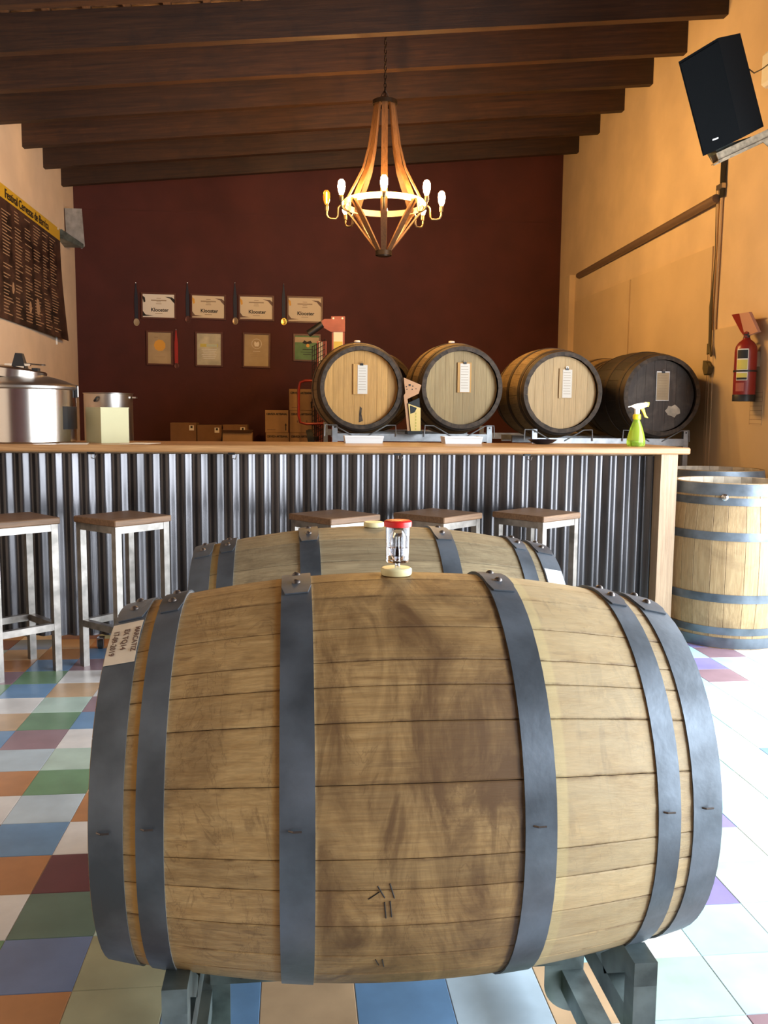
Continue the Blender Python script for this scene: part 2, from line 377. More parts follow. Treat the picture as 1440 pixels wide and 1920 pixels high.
XL, XR, YB, YF = -2.43, 3.136, 10.33, -3.0
def zroof(x): return 3.60+(x-XL)*(4.13-3.60)/(XR-XL)      # underside of the beams
BH = 0.25

# ------------------------------------------------------------------ room shell
def build_room():
    zt = 4.75
    struct(MB().box(((XL+XR)/2, YB+.1, zt/2), (XR-XL+.6, .2, zt), M['wall_maroon']).build('wall_back'))
    struct(MB().box((XL-.1, (YB+YF)/2, zt/2), (.2, YB-YF, zt), M['wall_left']).build('wall_left'))
    w = MB()
    y0, y1, hd = -1.3, 4.5, 2.62
    w.box((XR+.1, (YB+y1)/2, zt/2), (.2, YB-y1, zt), M['wall_cream'])
    w.box((XR+.1, (y0+YF)/2, zt/2), (.2, y0-YF, zt), M['wall_cream'])
    w.box((XR+.1, (y0+y1)/2, (zt+hd)/2), (.2, y1-y0, zt-hd), M['wall_cream'])
    struct(w.build('wall_right'))
    struct(MB().box(((XL+XR)/2, YF-.1, zt/2), (XR-XL+.6, .2, zt), M['wall_maroon']).build('wall_front'))
    g = struct(MB().box((0, 2, -.12), (60, 60, .1), M['pavement']).build('ground'))
    fl = struct(MB().box(((XL+XR)/2, (YB+YF)/2, -.0318), (XR-XL+.4, YB-YF+.4, .06), M['grout']).build('floor'))
    # --- cement tiles
    P = 0.2; gx, gy = 0.127, 1.397; hw = 0.0994
    def tilemesh(k):
        b = MB(); e = .0012
        vs = [(sx*(hw), sy*hw, -.006) for sx, sy in ((-1, -1), (1, -1), (1, 1), (-1, 1))]+[(sx*hw, sy*hw, -e) for sx, sy in ((-1, -1), (1, -1), (1, 1), (-1, 1))]+[(sx*(hw-e), sy*(hw-e), 0) for sx, sy in ((-1, -1), (1, -1), (1, 1), (-1, 1))]
        fs = [(8, 9, 10, 11)]
        for q in (0, 4):
            for i in range(4): fs.append((q+i, q+(i+1) % 4, q+4+(i+1) % 4, q+4+i))
        b.add(vs, fs, M['tile_'+k]); return b
    meshes = {k: tilemesh(k).mesh('floor_tile') for k in TILE}
    known = {}
    rows = {0: {-4: 'k', 4: 'v', 3: 'l'}, 1: {-4: 'o', -3: 'k', -2: 'b', -1: 't', 0: 'b', 1: 'l', 2: 't', 3: 'm', 4: 'l'}, 2: {-4: 'i', -3: 'k', -2: 'm', -1: 'w', 2: 'c', 3: 'w', 4: 'c', 5: 'w'},
            3: {-5: 'w', -4: 'd', 4: 'p', 5: 'm', 6: 'w'}, 4: {-5: 'o', -4: 'r', 5: 'm', 6: 'w'}, 5: {-5: 'b', -4: 'w', 5: 'p', 6: 'c'}, 6: {-6: 'w', -5: 'l', -4: 'o', 6: 'w', 7: 'm'},
            7: {-6: 'o', -5: 'g', 6: 'c', 7: 'm'}, 8: {-6: 'l', -5: 'm', 7: 'w', 8: 'm'}, 9: {-7: 'b', -6: 'v', -5: 'w', 7: 'c', 8: 'm'}, 10: {-7: 't', -6: 'g', -5: 'b', 8: 'w', 9: 'm'},
            11: {-7: 'w', -6: 'm', -5: 'v', 8: 'c', 9: 'w', 10: 'm'}, 12: {-8: 'g', -7: 'b', -6: 't', -5: 'w', 8: 'c', 9: 'v', 10: 'w'}, 13: {-8: 'v', -7: 'g', -6: 'w', 8: 'c', 9: 'p', 10: 'c'},
            14: {-8: 'o', -7: 'b', -6: 'v', 9: 'c', 10: 'v', 11: 'w'}, 15: {-8: 't', -7: 'o', -6: 'b', 9: 'c', 10: 'p', 11: 'c'}, 16: {-8: 'b', -7: 't', -6: 'o'}}
    rnd = random.Random(3); cells = []
    i0, i1 = int((XL-gx)/P)-1, int((XR-gx)/P)+1
    for j in range(-22, 46):
        for i in range(i0, i1+1):
            x, y = gx+P*(i+.5), gy+P*(j+.5)
            if not (XL-.1 < x < XR+.1 and YF-.1 < y < YB+.1): continue
            k = rows.get(j, {}).get(i) or rnd.choice('bogmwvlmwtbmwlc' if i > 2 else 'bogmwrvltbomgw')
            d = Vector((x, y, 0))-Vector((0, 0, EYE)); z = d.dot(CF)
            px, py = (720+FOC*d.dot(CR)/z, 960-FOC*d.dot(CU)/z) if z > .1 else (9e9, 9e9)
            vis = -110 < px < 1550 and 1150 < py < 2010 and y < 4.9
            cells.append((0 if vis else 1, y, x, k))
    cells.sort(); n = sum(1 for c in cells if c[0] == 0)
    rest = MB(); base = {k: tilemesh(k) for k in TILE}
    for q, (hid, y, x, k) in enumerate(cells):
        if not hid and q < 298:
            o = link('floor_tile', meshes[k], fl); o.location = (x, y, 0)
        else:
            b = base[k]; rest.add(b.v, b.f, M['tile_'+k], T(x, y, 0))
    o = rest.build('floor_tiles', parent=fl); o['kind'] = 'stuff'
    # --- roof
    sl = math.atan((4.13-3.60)/(XR-XL)); roof = MB()
    zc = zroof((XL+XR)/2); Lx = (XR-XL)/cos(sl)+.3
    X = T((XL+XR)/2, (YB+YF)/2, zc) @ RY(-sl)
    ce = struct(MB().box((0, 0, BH+.16), (Lx+.2, YB-YF+.2, .05), M['clay'], X).build('ceiling'))
    tiles = MB(); ny = int((YB-YF)/.13); nx = int(Lx/.27)
    for a in range(nx+1):
        for b_ in range(ny):
            y = -(YB-YF)/2+.065+.13*b_
            tiles.box((-Lx/2+.27*a, y, BH+.055+random.uniform(-.004, .004)), (.258, .122, .028), M['clay'], X)
    o = tiles.build('clay_tiles', parent=ce); o['kind'] = 'stuff'
    bat = MB().box((0, 0, 0), (.05, YB-YF, .035), M['batten']).mesh('batten')
    for a in range(nx+1):
        o = link('batten', bat, ce); o.matrix_local = X @ T(-Lx/2+.135+.27*a, 0, BH+.0185)
    bm_ = MB().box((0, 0, BH/2), (Lx-.1, .072, BH), M['beam']).mesh('beam')
    for k in range(19):
        y = 9.83-.672*k
        if y < YF+.1: break
        o = link('beam', bm_, ce); o.matrix_local = T((XL+XR)/2, y, zc) @ RZ(-.012) @ RY(-sl)
    # --- right wall woodwork
    pn = MB()
    d1 = struct(MB().box((XR-.012, 8.86, 1.25), (.024, 1.62, 2.5), M['panel_cream']).box((XR-.012, 7.22, 1.25), (.024, 1.60, 2.5), M['panel_cream']).build('door_1'))
    r1 = at(1085, 517, X=XR-.02); r2 = at(1342, 372, X=XR-.05)
    struct(MB().tube([(XR-.02, r1.y, r1.z), (XR-.045, r2.y, r2.z)], .032, 12, M['rail']).build('trim_1', smooth=40))
    a = at(1070, 520, X=XR)
    struct(MB().box((XR-.03, a.y-.09, a.z/2), (.07, .16, a.z), M['wall_cream']).build('trim_2'))
    # shallow ledge line that crosses the maroon wall
    p, q = at(150, 391, Y=YB), at(1052, 418, Y=YB)
    struct(MB().bar(p, q, .012, .012, M['wall_maroon']).build('trim_3'))
    # conduit on the right wall beside the rail
    c = MB()
    for dy in (0, .055):
        pts = [at(1348-0, 352, X=XR-.015), at(1341, 480, X=XR-.015), at(1334, 600, X=XR-.015), at(1326, 800, X=XR-.015)]
        c.tube([(v.x, v.y-dy, v.z) for v in pts]+[(XR-.015, pts[-1].y-dy, .02)], .011, 6, M['conduit'])
    struct(c.build('trim_4', smooth=40))
    y5 = at(1332, 575, X=XR).y; y6 = 5.0
    struct(MB().box((XR-.009, (y5+y6)/2, .94), (.018, y5-y6, 1.88), M['panel_cream']).build('trim_5'))
build_room()

# ------------------------------------------------------------------ barrels
def prof(t, L, rb, rh): return rb-(rb-rh)*(2*t/L)**2
def stave_mb(a0, a1, L, rb, rh, m, nseg, th=.026, lift=0.0, x_from=None, x_to=None):
    b = MB(); gap = .0005/rb; a0 += gap; a1 -= gap; xs = [(-L/2+L*i/nseg) for i in range(nseg+1)]
    cut = min((a1-a0)*.05, .0022/rb); angs = [a0, a0+cut, (a0+a1)/2, a1-cut, a1]; dr = [-.0012, 0, 0, 0, -.0012]; vv = [0, .05, .5, .95, 1]
    vs = []; uv = []
    for x in xs:
        r = prof(x, L, rb, rh)+lift
        for a, d, v in zip(angs, dr, vv): vs.append((x, -(r+d)*cos(a), (r+d)*sin(a))); uv.append((x/L+.5, v))
        for a, v in ((a1, 1), (a0, 0)): vs.append((x, -(r-th)*cos(a), (r-th)*sin(a))); uv.append((x/L+.5, .5))
    k = 7; fs = []
    for i in range(nseg):
        for q in range(k): fs.append((i*k+q, (i+1)*k+q, (i+1)*k+(q+1) % k, i*k+(q+1) % k))
    fs.append(tuple(range(k))); fs.append(tuple(nseg*k+q for q in reversed(range(k))))
    b.add(vs, fs, m); b.uvl = uv
    return b
def stave_mesh(*a, **k):
    b = stave_mb(*a, **k); me = b.mesh('stave', 30); ul = me.uv_layers.new(name='UVMap')
    for lp in me.loops: ul.data[lp.index].uv = b.uvl[lp.vertex_index]
    return me
def hoop_mb(x0, x1, L, rb, rh, m, n=56, th=.0025, bright=None):
    b = MB(); nx = 2; vs = []
    sec = [(x0+(x1-x0)*i/nx, prof(x0+(x1-x0)*i/nx, L, rb, rh)+.0008+th) for i in range(nx+1)]+[(x1-(x1-x0)*i/nx, prof(x1-(x1-x0)*i/nx, L, rb, rh)+.0003) for i in range(nx+1)]
    k = len(sec)
    for i in range(n):
        a = 2*pi*i/n
        for x, r in sec: vs.append((x, -r*cos(a), r*sin(a)))
    fs = []; mm = []
    for i in range(n):
        j = (i+1) % n
        for q in range(k):
            fs.append((i*k+q, i*k+(q+1) % k, j*k+(q+1) % k, j*k+q)); mm.append(q)
    b.add(vs, fs, m)
    if bright:
        bi = b.mi(bright); e = (nx if x1 < 0 or True else k-1)
        for q in range(len(b.f)):
            if mm[q] in (nx,) and x1 < 0: b.m[q] = bi
            if mm[q] == k-1 and x0 > 0 and False: b.m[q] = bi
    return b
def tongue_mb(x0, x1, L, rb, rh, m, a0, a1, n=8, th=.0022):
    b = MB(); vs = []; lift = .0035
    for i in range(n+1):
        a = a0+(a1-a0)*i/n; tp = .006 if i in (0, n) else 0
        for x, o in ((x0+tp, 0), ((x0+x1)/2, 0), (x1-tp, 0), (x1-tp, 1), (x0+tp, 1)):
            r = prof(x, L, rb, rh)+lift+(0 if o else th); vs.append((x, -r*cos(a), r*sin(a)))
    fs = []
    for i in range(n):
        for q in range(5): fs.append((i*5+q, i*5+(q+1) % 5, i*5+5+(q+1) % 5, i*5+5+q))
    fs += [(4, 3, 2, 1, 0), tuple(n*5+q for q in range(5))]
    return b.add(vs, fs, m)
def rivet_mb(x, a, L, rb, rh, m, r0=.0075, h=.006):
    b = MB(); r = prof(x, L, rb, rh)+.005
    X = T(x, -r*cos(a), r*sin(a)) @ RX(-(a-pi/2)) if False else T(x, -r*cos(a), r*sin(a)) @ Matrix(((1, 0, 0, 0), (0, -sin(a), -cos(a), 0), (0, -cos(a), sin(a), 0), (0, 0, 0, 1)))
    return b.lathe([(r0, 0), (r0*.85, h*.5), (r0*.45, h*.9), (0.0001, h)], 10, m, X, cap=False)
HOOPS = [(-.470, -.420), (-.402, -.362), (-.200, -.150), (.150, .198), (.360, .398), (.420, .471)]
def head_parts(L, rh, m, parent, sides=(-1, 1), nb=7, seed=1, split=None):
    rr = rh-.027; rnd = random.Random(seed)
    for sd in sides:
        ws = [rnd.uniform(.75, 1.25) for _ in range(nb)]; tot = sum(ws); y = -rr; cuts = [y]
        for w_ in ws: y += w_/tot*2*rr; cuts.append(y)
        for a, c in zip(cuts[:-1], cuts[1:]):
            a2, c2 = a+.0006, c-.0006; k = 6
            def hz(y_): return math.sqrt(max(0, rr*rr-y_*y_))
            poly = [(a2+(c2-a2)*i/k, -hz(a2+(c2-a2)*i/k)) for i in range(k+1)]+[(c2-(c2-a2)*i/k, hz(c2-(c2-a2)*i/k)) for i in range(k+1)]
            pp = []
            for p_ in poly:
                if not pp or (abs(p_[0]-pp[-1][0])+abs(p_[1]-pp[-1][1])) > 1e-4: pp.append(p_)
            if abs(pp[0][0]-pp[-1][0])+abs(pp[0][1]-pp[-1][1]) < 1e-4: pp.pop()
            X = T(sd*(L/2-.045), 0, 0) @ Matrix(((0, 0, float(-sd), 0), (1, 0, 0, 0), (0, 1, 0, 0), (0, 0, 0, 1)))
            MB().prism(pp, .022, m, X).build('head_board', parent=parent)
def barrel(label, wood_m, L=.942, rb=.346, rh=.288, nst=28, nseg=14, angles=None, hoop_m=None, heads=(-1, 1), head_m=None, tong=80, bung=True, bright=False, name='oak_barrel', hoops=HOOPS, inner=False, rivets=True, group=None, nails=None, seed=1, chime=True):
    hoop_m = hoop_m or M['hoop']; root = thing(name, label, 'barrel', group=group)
    rnd = random.Random(seed)
    if angles is None:
        ws = [rnd.choice((.8, 1.0, 1.2)) for _ in range(nst)]; tot = sum(ws); a = 0; angles = []
        for w_ in ws: angles.append(a); a += w_/tot*2*pi
    angles = list(angles)+[angles[0]+2*pi]
    for a0, a1 in zip(angles[:-1], angles[1:]):
        me = stave_mesh(a0, a1, L, rb, rh, wood_m, nseg)
        if inner: me.materials.append(M['inner_oak']); [setattr(p, 'material_index', 1) for p in me.polygons if (Vector(p.center)-Vector((p.center.x, 0, 0))).dot(p.normal) < -.1]
        elif chime:
            me.materials.append(M['chime'])
            for p in me.polygons:
                if abs(p.normal.x) > .8: p.material_index = 1
        link('stave', me, root)
    for (x0, x1) in hoops:
        h = hoop_mb(x0, x1, L, rb, rh, hoop_m, bright=M['hoop_edge'] if bright else None).build('hoop', parent=root, smooth=35)
        if rivets:
            tongue_mb(x0, x1, L, rb, rh, hoop_m, rad(tong), rad(tong+42)).build('hoop_overlap', parent=h, smooth=35)
            xm = (x0+x1)/2
            for dd in (8, 19): rivet_mb(xm, rad(tong+dd), L, rb, rh, M['rivet']).build('rivet', parent=h, smooth=40)
        if nails:
            X0 = (x0+x1)/2; a = rad(nails+rnd.uniform(-1, 1)); r = prof(X0, L, rb, rh)+.003
            MB().tube([(X0-.012, -r*cos(a), r*sin(a)), (X0-.006, -(r+.006)*cos(a), (r+.006)*sin(a)), (X0+.006, -(r+.005)*cos(a), (r+.005)*sin(a))], .0016, 5, M['rivet']).build('nail', parent=h)
    if heads: head_parts(L, rh, head_m or wood_m, root, heads, seed=seed)
    if bung:
        MB().lathe([(.014, -.02), (.017, 0), (.026, .001), (.0275, .004), (.0275, .011), (.025, .0135), (.006, .0135)], 24, M['silicone'], T(0, 0, rb)).build('bung', parent=root, smooth=40)
    return root
# front barrel: stave joints as in the photograph (degrees above the horizontal of the side facing the camera)
fa = [-40, -29.5, -18, -7.3, .6, 18, 32.4, 41.5, 48.5, 59.2, 73, 84.5, 97, 109, 121, 131, 143, 157, 168, 180, 192, 206, 217, 229, 243, 254, 266, 279, 291, 304]
B1X, B1Y, B1Z = .1785, 1.507, .600
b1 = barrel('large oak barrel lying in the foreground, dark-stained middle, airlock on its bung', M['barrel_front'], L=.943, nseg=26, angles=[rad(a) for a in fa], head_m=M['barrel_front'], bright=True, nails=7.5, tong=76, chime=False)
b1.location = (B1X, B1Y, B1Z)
b2 = barrel('greyer oak barrel lying behind the front one, open yellow bung on top', M['barrel_second'], nseg=20, head_m=M['barrel_second'], bright=True, tong=72, seed=5, chime=False)
b2.location = (.2122, 2.311, .582); b2.rotation_euler = (0, 0, .012)
# marks on the front barrel: paper label on the left outer hoop
def curved_patch(x0, x1, a0, a1, L, rb, rh, lift, n=8):
    b = MB(); vs = []
    for o in (0, 1):
        for i in range(n+1):
            a = rad(a0+(a1-a0)*i/n)
            for x in (x0, x1):
                r = prof(x, L, rb, rh)+lift-(.0006 if o else 0); vs.append((x, -r*cos(a), r*sin(a)))
    fs = [(2*i, 2*i+1, 2*i+3, 2*i+2) for i in range(n)]; q = 2*(n+1)
    fs += [(q+2*i+2, q+2*i+3, q+2*i+1, q+2*i) for i in range(n)]
    fs += [(0, 1, q+1, q), (2*n, q+2*n, q+2*n+1, 2*n+1)]+[(2*i, 2*i+2, q+2*i+2, q+2*i) for i in range(n)]+[(2*i+1, q+2*i+1, q+2*i+3, 2*i+3) for i in range(n)]
    return b, vs, fs
def wrap_text(o, L, rb, rh, lift):
    """bends a flat lettering mesh (x along axis, y = arc length) round the barrel"""
    for v in o.data.vertices:
        x, s, z = v.co; r = prof(x, L, rb, rh)+lift+z; a = s/rh; v.co = (x, -r*cos(a), r*sin(a))
b, vs, fs = curved_patch(-.4695, -.4215, 55, 74, .943, .346, .288, .0042); b.add(vs, fs, M['label_paper'])
lab = b.build('paper_label', parent=b1, label='cream paper label with dates on left outer hoop')
for body, x, s, sz in (('MARCATIZ', -.4275, .325, .0115), ('EX TQ14', -.444, .327, .0125), ('17-09-2019', -.4605, .322, .0125)):
    o = text(body, sz, M['ink_brown'], T(x, s, 0) @ RZ(-pi/2), lab, ext=.0002, bold=.0002); wrap_text(o, .943, .346, .288, .0049)
b, vs, fs = curved_patch(.4225, .469, 40, 58, .942, .346, .288, .0042); b.add(vs, fs, M['white'])
b.build('paper_label', parent=b2, label='small white label on right outer hoop')
# pencil marks
for (x0, a0, x1, a1) in ((-.062, -6.0, -.052, -9.2), (-.045, -5.4, -.038, -9.4), (-.052, -10.4, -.049, -15.2), (-.044, -10.2, -.041, -14.9), (-.075, -9.5, -.06, -7.6), (-.06, -31, -.054, -34), (-.05, -31, -.046, -35)):
    p = []
    for i in range(4):
        x = x0+(x1-x0)*i/3; a = rad(a0+(a1-a0)*i/3); r = prof(x, .943, .346, .288)+.0003; p.append((x, -r*cos(a), r*sin(a)))
    p_ = MB().tube(p, .0009, 4, M['ink']).build('pencil_mark', parent=b1)

# ------------------------------------------------------------------ airlock on the front barrel
def build_airlock():
    z0 = B1Z+.346+.0135
    t = thing('airlock', 'clear plastic airlock with red cap standing in the yellow bung of the front barrel', 'airlock', (B1X+.002, B1Y, z0))
    MB().lathe([(.0045, -.01), (.0045, .006), (.006, .008), (.0185, .010), (.0205, .013), (.0215, .078), (.0205, .078), (.0196, .0145), (.005, .0125), (.0035, .006), (.0035, -.01)], 28, M['clear']).build('cup', parent=t, smooth=40)
    MB().lathe([(.0035, .004), (.0035, .055), (.0025, .055), (.0025, .004)], 12, M['clear']).build('stem', parent=t, smooth=40)
    MB().lathe([(.0135, .022), (.0142, .058), (.0085, .066), (.0075, .066), (.0128, .057), (.0122, .022)], 20, M['clear']).build('float', parent=t, smooth=40)
    MB().lathe([(.0055, .0150), (.0190, .0152), (.0193, .036), (.0055, .036)], 24, M['water']).build('water', parent=t, smooth=40)
    MB().lathe([(.0218, .072), (.0242, .073), (.0245, .0775), (.0243, .0815), (.0225, .083), (.0001, .0832)], 28, M['red_cap'], cap=False).build('cap', parent=t, smooth=40)
build_airlock()

# ------------------------------------------------------------------ steel stand under the two foreground barrels
def build_front_rack():
    cx = .187
    t = thing('barrel_stand', 'grey square-tube steel stand carrying the two foreground barrels', 'stand', (cx, 1.9, 0))
    sm = M['steel_frontrack']; w = .038; hx = .368
    y0, y1 = 1.271-1.9, 2.56-1.9; zt = .364
    for sx in (-1, 1):
        x = sx*hx
        for y, dr in ((y0, 1), (y1, -1)):
            MB().box((x, y, zt/2-.02), (w, w, zt-.04), sm).build('post', parent=t)
            # top arm: a short tube cut on the slant under the barrel
            a, b_, c, d = y-dr*w/2, y+dr*.035, y+dr*.13, y+dr*.02
            pr = [(a, zt-.04), (d, zt-.04), (c-dr*.02, .26), (c, .285), (b_, zt), (a, zt)]
            MB().hull6([Vector((x-w/2, p, q)) for p, q in pr], [Vector((x+w/2, p, q)) for p, q in pr], sm).build('cradle_arm', parent=t)
        MB().box((x, (y0+y1)/2, .248), (w, y1-y0-w, .044), sm).build('side_rail', parent=t)
        MB().box((x, (y0+y1)/2, .098), (w+.006, y1-y0-w, .044), sm).build('lower_rail', parent=t)
        for yy, s2 in ((1.6-1.9, 1), (2.22-1.9, -1)):
            # curved gusset hanging from the cross bar
            g = [(0, .205), (0, .085)]+[(.075*(1-cos(rad(10*k)))+.0, .085-.057*sin(rad(10*k))) for k in range(1, 10)]+[(.082, .205)]
            if sx < 0: g = [(0, .205), (0, .03), (.045, .03), (.082, .06), (.082, .205)]
            xo = sx*.312; MB().hull6([Vector((xo+sx*p, yy, q)) for p, q in g], [Vector((xo+sx*p, yy+.005, q)) for p, q in g], sm).build('curved_gusset', parent=t)
    for yy in (1.6-1.9, 2.22-1.9):
        MB().box((0, yy-.0035, .175), (2*hx-w, .006, .08), sm).build('cross_bar', parent=t)
        for sx in (-1, 1): MB().lathe([(.007, 0), (.007, .002)], 12, M['black'], T(sx*.29, yy-.0066, .152) @ RX(pi/2)).build('bolt_hole', parent=t)
    for sx in (-1, 1):
        for y in (y0, y1): MB().box((sx*hx, y, .004), (.06, .06, .008), sm).build('foot_plate', parent=t)
build_front_rack()

# ------------------------------------------------------------------ bar counter
CY, CZ, CR_ = 4.5, 1.066, 2.115
def build_counter():
    t = thing('bar_counter', 'long bar counter, varnished wood top over corrugated metal front', 'bar counter', (0, CY, 0))
    xl = XL+.02; wd = .66
    for k in range(4):
        MB().box(((xl+CR_)/2, .02+wd*(k+.5)/4-.02, CZ-.018), (CR_-xl, wd/4-.002, .036), M['counter_wood'], bev=.006).build('plank', parent=t)
    # corrugated sheets
    pitch = .0815; yy = .125; z0, z1 = .065, CZ-.05; x0 = xl+.01; sheets = 5; per = 10
    x = x0; xe = CR_-.115
    while x < xe-.02:
        x2 = min(x+pitch*per, xe); n = int((x2-x)/pitch*10); b = MB(); vs = []
        for i in range(n+1):
            xx = x+(x2-x)*i/n; ph = (xx-x0)/pitch*2*pi; y = yy+.0125*cos(ph)
            for z in (z0, z0+(z1-z0)*.5, z1): vs.append((xx, y, z))
        m_ = len(vs)
        vs += [(v[0], v[1]+.0012, v[2]) for v in vs]
        fs = []
        for i in range(n):
            for q in (0, 1):
                fs.append((i*3+q, i*3+3+q, i*3+4+q, i*3+1+q)); fs.append((m_+i*3+q, m_+i*3+1+q, m_+i*3+4+q, m_+i*3+3+q))
        b.add(vs, fs, M['corrugated']).build('corrugated_sheet', parent=t, smooth=60)
        x = x2+.0005
    pst = M['post_wood']
    MB().box((CR_-.155+.045, .06, (CZ-.036)/2), (.092, .092, CZ-.036), pst).build('post', parent=t)
    for px in (xl+.05,): MB().box((px, .2, (CZ-.036)/2+.03), (.07, .07, CZ-.096), pst).build('post', parent=t)
    MB().box((CR_-.09, .60, (CZ-.036)/2), (.07, .07, CZ-.036), pst).build('post', parent=t)
    MB().box(((xl+CR_)/2, .17, CZ-.075), (CR_-xl-.2, .035, .07), pst).build('rail', parent=t)
    MB().box(((xl+CR_)/2, .17, .12), (CR_-xl-.2, .035, .08), pst).build('rail', parent=t)
    MB().box(((xl+CR_)/2, .58, CZ-.075), (CR_-xl-.2, .035, .07), pst).build('rail', parent=t)
    # bag hooks under the top
    for px in (170, 434, 745, 988):
        p = at(px, 850, Y=CY+.05)
        b = MB().box((p.x, .05, CZ-.043), (.034, .022, .014), M['black']); b.tube([(p.x+.004, .045, CZ-.05), (p.x+.004, .045, CZ-.068), (p.x+.02, .045, CZ-.072), (p.x+.026, .045, CZ-.055)], .003, 6, M['rivet'])
        b.build('hook', parent=t)
    # casters
    for px in (186,):
        for cx in (at(px, 1220, Z=0).x, 0.1, 1.2):
            c = MB().box((cx, .10, .057), (.035, .04, .006), M['inox']); c.box((cx-.016, .095, .035), (.003, .03, .045), M['inox']); c.box((cx+.016, .095, .035), (.003, .03, .045), M['inox'])
            cw = c.build('caster', parent=t)
            MB().lathe([(.012, -.011), (.0245, -.011), (.0255, 0), (.0245, .011), (.012, .011)], 20, M['rubber'], T(cx, .088, .0255) @ RY(pi/2)).build('wheel', parent=cw, smooth=40)
build_counter()

# ------------------------------------------------------------------ bar stools
def build_stools():
    S, Hs = .315, .735; w = .032
    t = thing('bar_stool', 'x', 'stool', group='bar stools in front of the counter')
    MB().box((0, 0, Hs-.015), (S+.01, S+.01, .03), M['seat_wood'], bev=.004).build('seat', parent=t)
    o = S/2-w/2-.004
    for sx in (-1, 1):
        for sy in (-1, 1): MB().box((sx*o, sy*o, (Hs-.03)/2), (w, w, Hs-.03), M['steel_stool']).build('leg', parent=t)
    for zz, nm in ((Hs-.03-w/2-.002, 'apron'), (.215, 'footrest')):
        for s in (-1, 1):
            MB().box((0, s*o, zz), (2*o-w, w*.9, w), M['steel_stool']).build(nm, parent=t)
            MB().box((s*o, 0, zz), (w*.9, 2*o-w, w), M['steel_stool']).build(nm, parent=t)
    data = [((-1.32, 4.228), 40, 'bar stool at the left edge of the photo, its seat cut off by the frame'),
            ((-.82, 4.285), 47, 'bar stool with pale steel legs, second from the left, left of the barrels'),
            ((.200, 4.325), 38, 'bar stool whose wooden seat shows above the yellow bung of the rear lying barrel'),
            ((.728, 4.37), 43, 'bar stool seat just right of the red-capped airlock'),
            ((1.248, 4.395), 38, 'rightmost bar stool, nearest the wooden end post of the counter')]
    for i, (xy, a, lab) in enumerate(data):
        s = t if i == 0 else copy_tree(t)
        s.location = (*xy, 0); s.rotation_euler = (0, 0, rad(a)); s['label'] = lab
build_stools()

# ------------------------------------------------------------------ barrels on the racks behind the bar
def clipboard(cx, yface, cz, lab, board_m, paper_m, wb=.10, hb=.215, dx=.008, pw=.07):
    t = thing('clipboard', lab, 'clipboard', (cx, yface-.004, cz), group='clipboards on the barrel heads')
    MB().box((-dx, 0, 0), (wb, .006, hb), board_m).build('board', parent=t)
    MB().box((dx*.6, -.0045, -.002), (pw, .0012, hb-.012), paper_m).build('sheet', parent=t)
    b = MB().box((0, -.006, hb/2-.004), (.022, .008, .016), M['black']); b.tube([(-.006, -.009, hb/2), (-.006, -.012, hb/2+.014), (.006, -.012, hb/2+.014), (.006, -.009, hb/2)], .0015, 5, M['inox'])
    b.build('clip', parent=t)
    b = MB()
    for k in range(9): b.box((dx*.6-.004+(k % 3)*.002, -.0054, hb/2-.03-k*.019), (pw*.75, .0004, .0022), M['ink_faint'])
    b.build('written_lines', parent=t); return t
